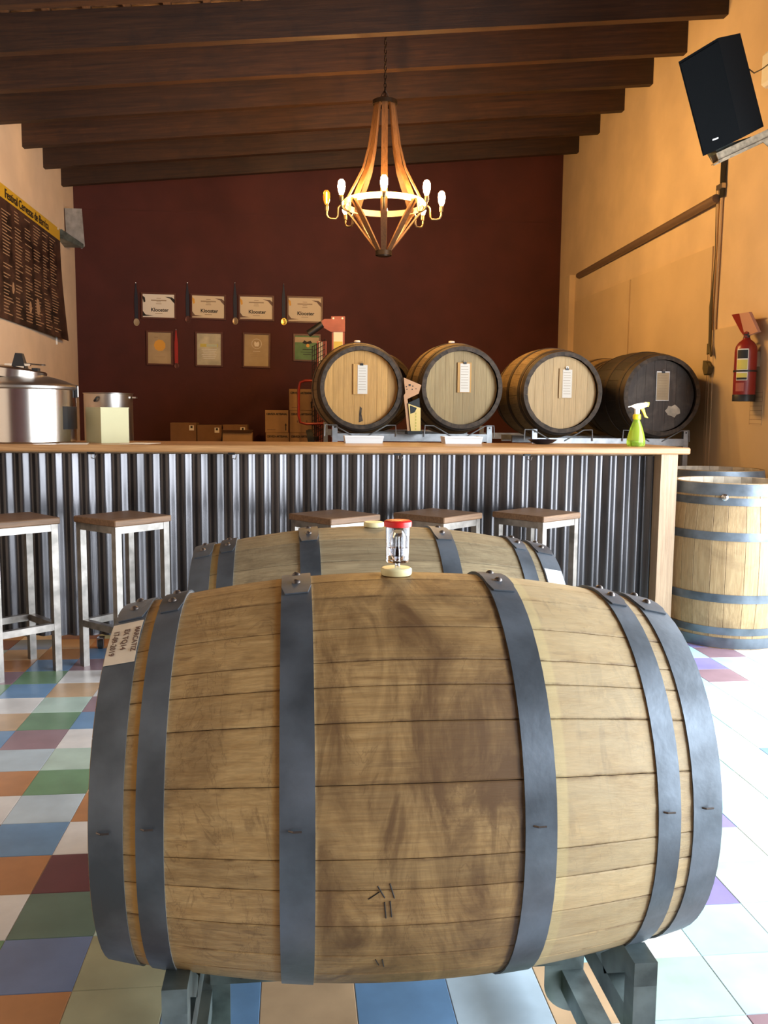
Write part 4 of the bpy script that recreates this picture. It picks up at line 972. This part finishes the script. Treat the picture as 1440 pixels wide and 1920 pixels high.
# ------------------------------------------------------------------ banner on the left wall
def build_banner():
    X0 = XL+.035; ya, yb = at(-8, 335, X=X0).y, at(112, 430, X=X0).y
    zt, zb = 3.10, 2.0; hz = .115
    ya = 7.30
    t = thing('banner', 'dark printed banner with yellow heading strip hanging on the left wall', 'banner', (X0, (ya+yb)/2, 0))
    L = yb-ya
    def surf(u, z):  # u 0..1 along wall; returns (x, y): waves and curl of the cloth
        k = max(0, (zt-z))/(zt-zb)
        return (.012*sin(u*5+k*3)*k+.06*k*k*(u-.55)*(u > .55)*1.0, (ya+L*u)-(ya+yb)/2+.10*k*k*(u > .9)*(u-.9)*6)
    def zz(u, k): return zt-(zt-zb)*k-(.03*k*u*u)
    def sheet(k0, k1, m, name, n=24, nk=8, off=0.0):
        b = MB(); vs = []
        for o in (0, .003):
            for j in range(nk+1):
                k = k0+(k1-k0)*j/nk
                for i in range(n+1):
                    u = i/n; z = zz(u, k); x, y = surf(u, z); vs.append((x+off-o, y, z))
        q = (n+1)*(nk+1); fs = []
        for j in range(nk):
            for i in range(n):
                a = j*(n+1)+i; fs.append((a, a+n+1, a+n+2, a+1)); fs.append((q+a, q+a+1, q+a+n+2, q+a+n+1))
        return b.add(vs, fs, m).build(name, parent=t, smooth=60)
    kh = hz/(zt-zb)
    hd = sheet(0, kh, M['banner_yellow'], 'heading_strip', nk=2)
    body = sheet(kh, 1, M['banner_brown'], 'printed_body')
    zc = zt-hz/2; y0 = at(8, 350, X=X0).y; y1 = at(90, 415, X=X0).y
    tx = text('Festival Cervezas de Barrica', .105, M['ink'], Matrix.Identity(4), hd, bold=.001, ext=.0004)
    ws = [v.co.x for v in tx.data.vertices]; w0, w1 = min(ws), max(ws)
    yc = (ya+yb)/2
    for v in tx.data.vertices:
        s = (v.co.x-w0)/(w1-w0); y = y0+(y1-y0)*s; v.co = (.006+v.co.z, y-yc, zc+v.co.y-.008)
    # columns of small print
    rnd = random.Random(4); b = MB()
    for col_, (u0, u1) in enumerate(((.02, .14), (.18, .30), (.33, .43), (.46, .56), (.58, .68), (.71, .80), (.82, .92))):
        for r in range(34):
            k = .14+r*.0245
            if rnd.random() < .12: continue
            e = u0+(u1-u0)*rnd.uniform(.45, 1); vs = []
            for u in (u0, e):
                for kk in (k, k+.008):
                    z = zz(u, kk); x, y = surf(u, z); vs.append((x+.0022, y, z))
            b.add(vs, [(0, 2, 3, 1)], M['banner_text'])
    o = b.build('small_print', parent=body); o['kind'] = 'stuff'
    # two pale spots of the printed photo
    for (u, k, s) in ((.62, .80, .07), (.52, .83, .05), (.30, .74, .045)):
        vs = []
        for (du, dk) in ((-.3, -1), (.3, -.9), (.6, .2), (.2, 1), (-.4, .9), (-.6, 0)):
            uu = u+du*s*.6; k2 = k+dk*s; z = zz(uu, k2); x, y = surf(uu, z); vs.append((x+.0016, y, z))
        MB().add(vs, [(5, 4, 3, 2, 1, 0)], M['banner_text']).build('printed_glass', parent=body)
    for u in (.02, .97):
        MB().box((-.016, L*(u-.5), zt-.01), (.034, .03, .02), M['white']).build('mount', parent=t)
    MB().tube([(-.012, -L/2+.05, zt-.004), (-.012, L/2-.03, zt-.004)], .008, 8, M['black']).build('rod', parent=t)
    # steel bracket next to it
    p, q = at(136, 391, Y=9.9), at(157, 458, Y=9.9)
    t = thing('steel_bracket', 'galvanised steel bracket in the corner between left wall and maroon wall', 'bracket', (XL, 9.9, 0))
    hx = q.x-XL
    MB().prism([(0.01, p.z), (hx-.01, p.z), (hx+.012, q.z-.02), (hx-.02, q.z-.05), (.02, q.z+.06)], .006, M['steel_rack'], RX(pi/2)).build('plate', parent=t)
    MB().hull6([(0, -.30, q.z+.0), (.05, -.30, q.z+.0), (hx, -.01, q.z-.04), (0, -.01, q.z-.04)], [(0, -.30, q.z+.09), (.05, -.30, q.z+.09), (hx, -.01, q.z-.0), (0, -.01, q.z+.0)], M['steel_frontrack']).build('arm', parent=t)
    t = tag(MB().tube([(XL+.006, at(105, 640, X=XL).y, at(105, 630, X=XL).z), (XL+.006, at(105, 640, X=XL).y, at(105, 646, X=XL).z)], .010, 8, M['white']).build('wall_hook', smooth=40), 'small white hook on the left wall below the banner', 'hook')
build_banner()

# ------------------------------------------------------------------ speaker, bracket, white box
def build_speaker():
    Y0 = 5.10
    p = at(1352, 180, Y=Y0)
    t = thing('loudspeaker', 'black loudspeaker tilted on a steel bracket high on the right wall', 'speaker', tuple(p))
    def L(px, py, Y): return at(px, py, Y=Y)-p
    # cabinet from its visible corners: front face towards the room
    bot = [L(1318, 293, 5.02), L(1390, 259, 4.94), L(1432, 237, 5.06), L(1424, 236, 5.32), L(1345, 276, 5.40)]
    top = [L(1272, 116, 4.98), L(1346, 71, 4.90), L(1388, 62, 5.02), L(1380, 66, 5.30), L(1300, 110, 5.38)]
    MB().hull6(bot, top, M['speaker']).build('cabinet', parent=t)
    def mixp(u, v, out=.004):
        a = bot[0].lerp(bot[1], u); b_ = top[0].lerp(top[1], u); q = a.lerp(b_, v)
        n = (bot[1]-bot[0]).cross(top[0]-bot[0]).normalized()
        if n.y > 0: n = -n
        return q+n*out
    g = MB(); g.add([mixp(.03, .03), mixp(.97, .03), mixp(.97, .97), mixp(.03, .97), mixp(.03, .03, 0), mixp(.97, .03, 0), mixp(.97, .97, 0), mixp(.03, .97, 0)], [(0, 1, 2, 3), (0, 4, 5, 1), (1, 5, 6, 2), (2, 6, 7, 3), (3, 7, 4, 0)], M['speaker']); g.build('grille', parent=t)
    def badge(px, py): 
        d = CF+CR*((px-720)/FOC)-CU*((py-960)/FOC); n = (bot[1]-bot[0]).cross(top[0]-bot[0]).normalized(); q = mixp(.5, .5, .006)+p
        tt = (q-Vector((0, 0, EYE))).dot(n)/d.dot(n); return Vector((0, 0, EYE))+d*tt-p
    MB().add([badge(1336, 264), badge(1336, 261), badge(1347, 257), badge(1347, 260)], [(0, 3, 2, 1)], M['white']).build('badge', parent=t)
    # bracket
    t = thing('speaker_bracket', 'galvanised steel channel bracket holding the loudspeaker', 'bracket', (XR, Y0, 0))
    def W_(px, py, Y): v = at(px, py, Y=Y); return Vector((v.x-XR, v.y-Y0, v.z))
    a = W_(1340, 306, 5.05); e = W_(1455, 252, 5.05)
    a = Vector((a.x, a.y, a.z)); e = Vector((-.002, a.y, a.z+(e.z-a.z)*((-.002-a.x)/(e.x-a.x))))
    b = MB(); b.bar(a, e, .085, .006, M['steel_old']); b.bar(a+Vector((0, -.033, .02)), e+Vector((0, -.033, .018)), .006, .055, M['steel_old']); b.bar(a+Vector((0, .033, .02)), e+Vector((0, .033, .018)), .006, .055, M['steel_old']); b.build('channel', parent=t)
    m1 = a.lerp(e, .45)
    MB().hull6([m1+Vector((-.09, -.03, 0)), m1+Vector((.07, -.03, .03)), m1+Vector((.02, -.03, -.075))], [m1+Vector((-.09, -.025, 0)), m1+Vector((.07, -.025, .03)), m1+Vector((.02, -.025, -.075))], M['steel_old']).build('gusset', parent=t)
    q1, q2 = W_(1350, 290, 5.12), W_(1385, 270, 5.12)
    MB().hull6([q1+Vector((-.02, -.05, -.035)), q2+Vector((0, -.05, -.035)), q2+Vector((0, .05, -.035)), q1+Vector((-.02, .05, -.035))], [q1+Vector((-.06, -.05, .02)), q2+Vector((.05, -.05, .03)), q2+Vector((.05, .05, .03)), q1+Vector((-.06, .05, .02))], M['steel_frontrack']).build('cradle', parent=t)
    tag(MB().tube([W_(1405, 130, 5.3)+Vector((XR, Y0, 0)), W_(1414, 137, 5.35)+Vector((XR, Y0, 0)), W_(1428, 130, 5.5)+Vector((XR, Y0, 0)), Vector((XR-.004, 5.72, at(1440, 122, X=XR).z))], .004, 6, M['black']).build('cable', smooth=60), 'thin black cable from the loudspeaker to the right wall', 'cable')
    a = at(1437, 110, X=XR); c = at(1437, 172, X=XR)
    t = thing('emergency_light', 'white rounded fixture on the right wall beside the loudspeaker', 'light fixture', (XR, a.y-.20, (a.z+c.z)/2))
    MB().box((-.035, 0, 0), (.07, .28, a.z-c.z), M['white'], bev=.02).build('housing', parent=t)
    # black strap and pulley with cord
    x = XR-.045
    t = thing('cord_pulley', 'dark cord with pulley block hanging on the right wall above the barrels', 'pulley', (x, at(1335, 600, X=x).y, 0))
    o = t.location
    def Q(px, py): v = at(px, py, X=x); return (0, v.y-o[1], v.z)
    MB().tube([Q(1343, 355), Q(1341, 480), Q(1336, 540), Q(1333, 575), Q(1331, 655)], [.002, .003, .006, .013, .012], 6, M['cord']).build('cord', parent=t, smooth=50)
    MB().prism([(0, 0), (.045, .01), (.05, -.05), (.02, -.10), (-.03, -.09), (-.045, -.04)], .04, M['cord'], T(-.02, Q(1328, 680)[1], Q(1328, 678)[2]) @ RZ(pi/2) @ RX(pi/2)).lathe([(.034, -.012), (.04, 0), (.034, .012)], 18, M['cord'], T(0, Q(1328, 690)[1], Q(1328, 690)[2]) @ RY(pi/2)).build('block', parent=t)
    MB().prism([(-.02, .07), (.02, .06), (.05, -.02), (.04, -.03), (.015, 0), (-.02, -.01)], .012, M['cord'], T(0, Q(1330, 662)[1], Q(1330, 662)[2]) @ RZ(-pi/2) @ RX(pi/2)).build('cleat', parent=t)
    MB().box((-.004, 0, 0), (.012, .06, .30), M['black'], T(.03, at(1349, 335, X=x).y-o[1], at(1350, 330, X=x).z)).build('strap', parent=t)
    MB().box((0.02, 0, 0), (.03, .09, .035), M['inox_dull'], T(.0, at(1347, 350, X=x).y-o[1], at(1347, 350, X=x).z)).build('buckle', parent=t)
build_speaker()

# ------------------------------------------------------------------ fire extinguisher
def build_extinguisher():
    R = .072; xw = XR-.018; x = xw-R-.02
    a, b_ = at(1394, 640, X=x), at(1394, 752, X=x); y = b_.y; z0 = b_.z; H = a.z-z0
    t = thing('fire_extinguisher', 'red fire extinguisher hanging on the right wall', 'fire extinguisher', (x, y, z0))
    MB().lathe([(.001, 0), (R-.004, 0), (R, .006), (R, H*.82), (R*.93, H*.90), (R*.7, H*.97), (R*.35, H*1.02), (.022, H*1.05), (.001, H*1.06)], 32, M['red'], cap=False).build('cylinder', parent=t, smooth=40)
    MB().lathe([(R+.001, -.002), (R+.002, .04), (R+.001, .042)], 32, M['black'], cap=False).lathe([(.001, -.003), (R+.001, -.002)], 32, M['black'], cap=False).build('base_ring', parent=t, smooth=40)
    MB().lathe([(R+.002, H*.48), (R+.004, H*.48), (R+.004, H*.51), (R+.002, H*.51)], 32, M['black'], cap=False).build('strap', parent=t, smooth=40)
    def patch(a0, a1, z0_, z1_, m, nm, lift=.0015):
        b = MB(); n = 8; vs = []
        for r in (R+lift, R+lift-.001):
            for i in range(n+1):
                an = rad(a0+(a1-a0)*i/n)
                for z in (z0_, z1_): vs.append((r*cos(an), r*sin(an), z))
        k = 2*(n+1); fs = [(2*i, 2*i+2, 2*i+3, 2*i+1) for i in range(n)]+[(2*i+1, 2*i+3, k+2*i+3, k+2*i+1) for i in range(n)]+[(2*i, k+2*i, k+2*i+2, 2*i+2) for i in range(n)]
        return b.add(vs, fs, m).build(nm, parent=t, smooth=40)
    patch(-165, -105, H*.34, H*.86, M['paper_white'], 'label')
    patch(-162, -108, H*.52, H*.68, M['yellow_label'], 'yellow_label', .0022)
    patch(-162, -108, H*.70, H*.84, M['black'], 'black_label', .0022)
    patch(-162, -108, H*.36, H*.46, M['yellow_label'], 'yellow_label', .0022)
    patch(-162, -108, H*.35, H*.385, M['black'], 'black_label', .003)
    patch(-165, -120, H*.16, H*.30, M['red_pale'], 'pale_sticker', .0022)
    b = MB().lathe([(.02, H*1.04), (.02, H*1.12), (.014, H*1.14), (.001, H*1.14)], 16, M['black'], cap=False)
    b.bar((-.02, -.02, H*1.12), (.05, .05, H*1.20), .022, .010, M['red']).bar((-.02, -.02, H*1.07), (.04, .055, H*1.09), .02, .008, M['red'])
    b.build('valve', parent=t)
    MB().tube([(0, .02, H*1.08), (.02, .07, H*1.05), (.03, .085, H*.8), (.03, .083, H*.4)], .010, 8, M['rubber']).build('hose', parent=t, smooth=60)
    pa = [at(1372, 590, X=x), at(1404, 585, X=x), at(1421, 622, X=x), at(1394, 632, X=x)]
    pa = [Vector((0, v.y-y, v.z-z0)) for v in pa]
    o = Vector((.022, 0, 0))
    MB().hull6([v for v in pa], [v+o for v in pa], M['tag_pink']).build('card_tag', parent=t)
    tr = [pa[0], pa[0].lerp(pa[1], .45), pa[3].lerp(pa[2], .1), pa[0].lerp(pa[3], .75)]
    MB().hull6([v-Vector((.001, 0, 0)) for v in tr], [v-Vector((.0002, 0, 0)) for v in tr], M['red']).build('red_corner', parent=t)
    MB().box((xw-x-.0135, 0, H*.7), (.027, .04, .10), M['inox_dull']).build('wall_hook', parent=t)
    c, d = at(1404, 745, X=xw), at(1418, 784, X=xw)
    n = thing('paper_notice', 'faint lined notice on the wall under the fire extinguisher', 'notice', (xw, (c.y+d.y)/2-.05, (c.z+d.z)/2))
    MB().box((-.0015, 0, 0), (.003, .16, .24), M['panel_cream']).build('sheet', parent=n)
    l = MB()
    for k in range(8): l.box((-.0032, 0, -.11+.03*k), (.0006, .155, .002), M['ink_brown'])
    l.box((-.0032, -.078, 0), (.0006, .002, .235), M['ink_brown']).box((-.0032, .078, 0), (.0006, .002, .235), M['ink_brown']); l.build('ruled_lines', parent=n)
build_extinguisher()

# ------------------------------------------------------------------ cartons, rear pot, stacker behind the bar
def build_back_things():
    zt = .78
    t = thing('back_table', 'work table against the maroon wall carrying the cartons', 'table', (-.55, 9.75, 0))
    MB().box((0, 0, zt-.02), (2.6, .9, .04), M['post_wood']).build('table_top', parent=t)
    for sx in (-1, 1):
        for sy in (-1, 1): MB().box((sx*1.2, sy*.38, (zt-.04)/2), (.06, .06, zt-.04), M['post_wood']).build('leg', parent=t)
    def carton(x0, x1, ztop, zbot, y, lab, m=M['cardboard'], head=True, kind=0, dy=.30):
        t = thing('carton', lab, 'carton', ((x0+x1)/2, y, zbot), group='cardboard cartons behind the bar'); w_ = x1-x0-.004; h = ztop-zbot-.003
        MB().box((0, dy/2, h/2), (w_, dy, h), m).build('box', parent=t)
        MB().box((0, dy/2, h+.0008), (.05, dy, .0012), M['cardboard_dark']).box((0, -.0006, h-.03), (.05, .001, .06), M['cardboard_dark']).build('tape', parent=t) if kind == 2 else None
        X = T(0, -.0012, 0) @ RX(pi/2)
        if head: text('CERVEZA ARTESANAL', .030, M['ink'], T(0, 0, h-.042) @ X @ Matrix.Diagonal((w_/.33, 1, 1, 1)), t, bold=.0014, ext=.0004)
        if kind == 1:
            ax = w_/2-.028
            MB().prism([(ax-.005, .02), (ax+.005, .02), (ax+.005, .075), (ax+.012, .075), (ax, .10), (ax-.012, .075), (ax-.005, .075)], .0008, M['ink'], X).build('arrow_mark', parent=t)
            MB().box((-.06, -.0006, .028), (.09, .001, .006), M['ink_brown']).build('printed_line', parent=t)
        if kind == 0: MB().box((-.05, -.0006, h*.5), (.014, .001, .022), M['ink_brown']).box((.05, -.0006, h*.5), (.014, .001, .026), M['ink_brown']).build('print_mark', parent=t)
        if kind == 2: MB().box((w_/2-.05, -.0008, h-.055), (.05, .001, .055), M['paper_white']).box((w_/2-.05, -.0016, h-.045), (.022, .001, .025), M['ink']).build('shipping_label', parent=t)
        return t
    Yc = 9.55
    def Xp(px): return at(px, 800, Y=Yc).x
    def Zp(py): return at(560, py, Y=Yc).z
    z1, z2, z3 = Zp(811), Zp(769), Zp(729)
    carton(Xp(498), Xp(542), z1, zt, Yc, 'lowest visible carton of the left stack of printed cartons', kind=0)
    carton(Xp(497), Xp(541), z2, z1, Yc, 'printed carton with upward arrow, top of the left stack', kind=1)
    carton(Xp(543), Xp(590), z1, zt, Yc, 'lowest visible carton of the tall stack behind the stacker handle', kind=0)
    carton(Xp(543), Xp(590), z2, z1, Yc, 'middle carton of the tall stack behind the stacker handle', kind=0)
    carton(Xp(542), Xp(589), z3, z2, Yc, 'topmost carton of the tall stack behind the stacker handle', kind=1)
    dk = M['cardboard_dark']
    for (a, b_, tp, lab, bt) in ((316, 366, 794, 'left one of three darker taped cartons near the pots', zt), (367, 414, 798, 'middle one of three darker taped cartons', zt), (416, 463, 797, 'right one of three darker taped cartons', zt)):
        carton(Xp(a), Xp(b_), Zp(tp), bt, Yc+.12, lab, m=dk, head=False, kind=2)
    c = carton(Xp(418)+.01, Xp(474), Zp(811), zt, Yc-.22, 'low open carton in front of the darker taped cartons', m=M['cardboard'], head=False, kind=3, dy=.28)
    w_ = Xp(474)-Xp(418)-.014; h = Zp(811)-zt
    MB().add([(-w_/2, 0, h), (w_/2, 0, h), (w_/2+.02, -.06, h+.03), (-w_/2-.01, -.06, h+.03), (-w_/2, 0, h-.003), (w_/2, 0, h-.003), (w_/2+.02, -.06, h+.027), (-w_/2-.01, -.06, h+.027)], [(0, 1, 2, 3), (7, 6, 5, 4), (0, 4, 5, 1), (2, 6, 7, 3), (1, 5, 6, 2), (3, 7, 4, 0)], M['cardboard_dark']).build('flap', parent=c)
    # rear pot on its own low table
    t = thing('pot_stand', 'low steel stand under the rear stock pot', 'stand', (-1.50, 7.2, 0))
    MB().box((0, 0, .935), (.5, .5, .03), M['inox_dull']).build('top', parent=t)
    for sx in (-1, 1):
        for sy in (-1, 1): MB().box((sx*.22, sy*.22, .46), (.04, .04, .92), M['inox_dull']).build('leg', parent=t)
    p = at(203, 738, Y=7.2); H = p.z-.95
    t = thing('stock_pot', 'stainless stock pot behind the cream box', 'pot', (p.x, 7.2, .95))
    MB().lathe([(.001, 0), (.183, 0), (.187, .006), (.187, H-.004), (.193, H), (.193, H+.003), (.184, H+.002), (.184, .008), (.001, .006)], 44, M['inox_dull'], cap=False).build('body', parent=t, smooth=40)
    MB().tube([(-.07, -.176, H-.06), (-.065, -.205, H-.062), (-.045, -.21, H-.035), (-.04, -.19, H-.03)], .008, 8, M['black']).build('handle', parent=t, smooth=60)
    MB().box((.205, 0, H-.03), (.03, .08, .012), M['inox_dull']).build('side_handle', parent=t)
    # red manual stacker
    Ys = 8.75
    def S(px, py, dy=0): v = at(px, py, Y=Ys+dy); return v
    p = S(622, 800); t = thing('manual_stacker', 'red manual stacker lift with wire guard behind the golden-headed barrel', 'stacker', (p.x, Ys, 0))
    def Q(px, py, dy=0): v = S(px, py, dy); return Vector((v.x-p.x, dy, v.z))
    zt_ = Q(630, 604).z
    a, b_ = Q(622, 612), Q(646, 612)
    MB().box(((a.x+b_.x)/2, 0, zt_/2), (b_.x-a.x, .05, zt_), M['red_pale']).build('mast', parent=t)
    c0, c1 = Q(594, 640), Q(612, 640)
    MB().box(((c0.x+c1.x)/2, -.02, (c0.z)/2), (c1.x-c0.x, .05, c0.z), M['red_pale']).build('mast', parent=t)
    MB().hull6([Q(603, 602, -.04), Q(608, 598, -.04), Q(647, 598, -.04), Q(647, 622, -.04), Q(620, 622, -.04), Q(606, 614, -.04)], [Q(603, 602, .0), Q(608, 598, .0), Q(647, 598, .0), Q(647, 622, .0), Q(620, 622, .0), Q(606, 614, .0)], M['red_pale']).build('top_plate', parent=t)
    MB().hull6([Q(621, 593, -.03), Q(647, 593, -.03), Q(647, 606, -.03), Q(621, 606, -.03)], [Q(621, 593, .03), Q(647, 593, .03), Q(647, 606, .03), Q(621, 606, .03)], M['red_pale']).build('cap_plate', parent=t)
    for px in (625, 642): MB().lathe([(.010, 0), (.009, .008), (.001, .009)], 10, M['white'], T(*Q(px, 597, -.034)) @ RX(pi/2)).build('bolt', parent=t)
    MB().tube([Q(604, 608, -.05), Q(578, 626, -.05)], .034, 14, M['black']).build('winch_drum', parent=t, smooth=40)
    MB().box((*Q(634, 640, -.028),), (.09, .003, .20), M['paper_white']).build('sticker', parent=t)
    MB().box((*Q(634, 652, -.031),), (.085, .003, .12), M['yellow_label']).build('sticker', parent=t)
    MB().box((*Q(601, 662, -.048),), (.04, .003, .22), M['paper_white']).build('sticker', parent=t)
    # wire guard
    g = MB(); gx0, gx1 = Q(585, 700).x, Q(609, 700).x; gz1, gz0 = Q(600, 650).z, .62
    for k in range(7): x = gx0+(gx1-gx0)*k/6; g.tube([(x, -.07-.0*k, gz0), (x, -.07, gz1+.012*k)], .0035, 4, M['black'])
    z = gz0
    while z < gz1: g.tube([(gx0, -.075, z), (gx1, -.075, z+.012*6)], .003, 4, M['black']); z += .045
    o = g.build('wire_guard', parent=t); o['kind'] = 'stuff'
    MB().tube([Q(606, 714, -.1), Q(572, 714, -.1), Q(563, 717, -.1), Q(560, 728, -.1), Q(560, 780, -.1), Q(563, 792, -.1), Q(574, 795, -.1), Q(612, 794, -.1)], .013, 8, M['red']).build('handle', parent=t, smooth=60)
    for sx in (-1, 1):
        MB().box((sx*.14, -.15, .06), (.10, .7, .05), M['red']).build('fork', parent=t)
        MB().lathe([(.03, -.02), (.05, -.02), (.05, .02), (.03, .02)], 18, M['rubber'], T(sx*.14, .1, .05) @ RY(pi/2)).build('wheel', parent=t, smooth=40)
    MB().box((0, -.02, .10), (.42, .10, .08), M['red']).build('base', parent=t)
    w = Q(582, 822, -.12); MB().lathe([(.035, -.03), (.085, -.03), (.092, 0), (.085, .03), (.035, .03)], 24, M['rubber'], T(w.x, -.17, w.z) @ RY(rad(80))).build('spare_wheel', parent=t, smooth=40)
    MB().bar((w.x, -.16, w.z), (c0.x+.02, -.02, w.z+.0), .03, .03, M['black']).build('axle', parent=t)
build_back_things()
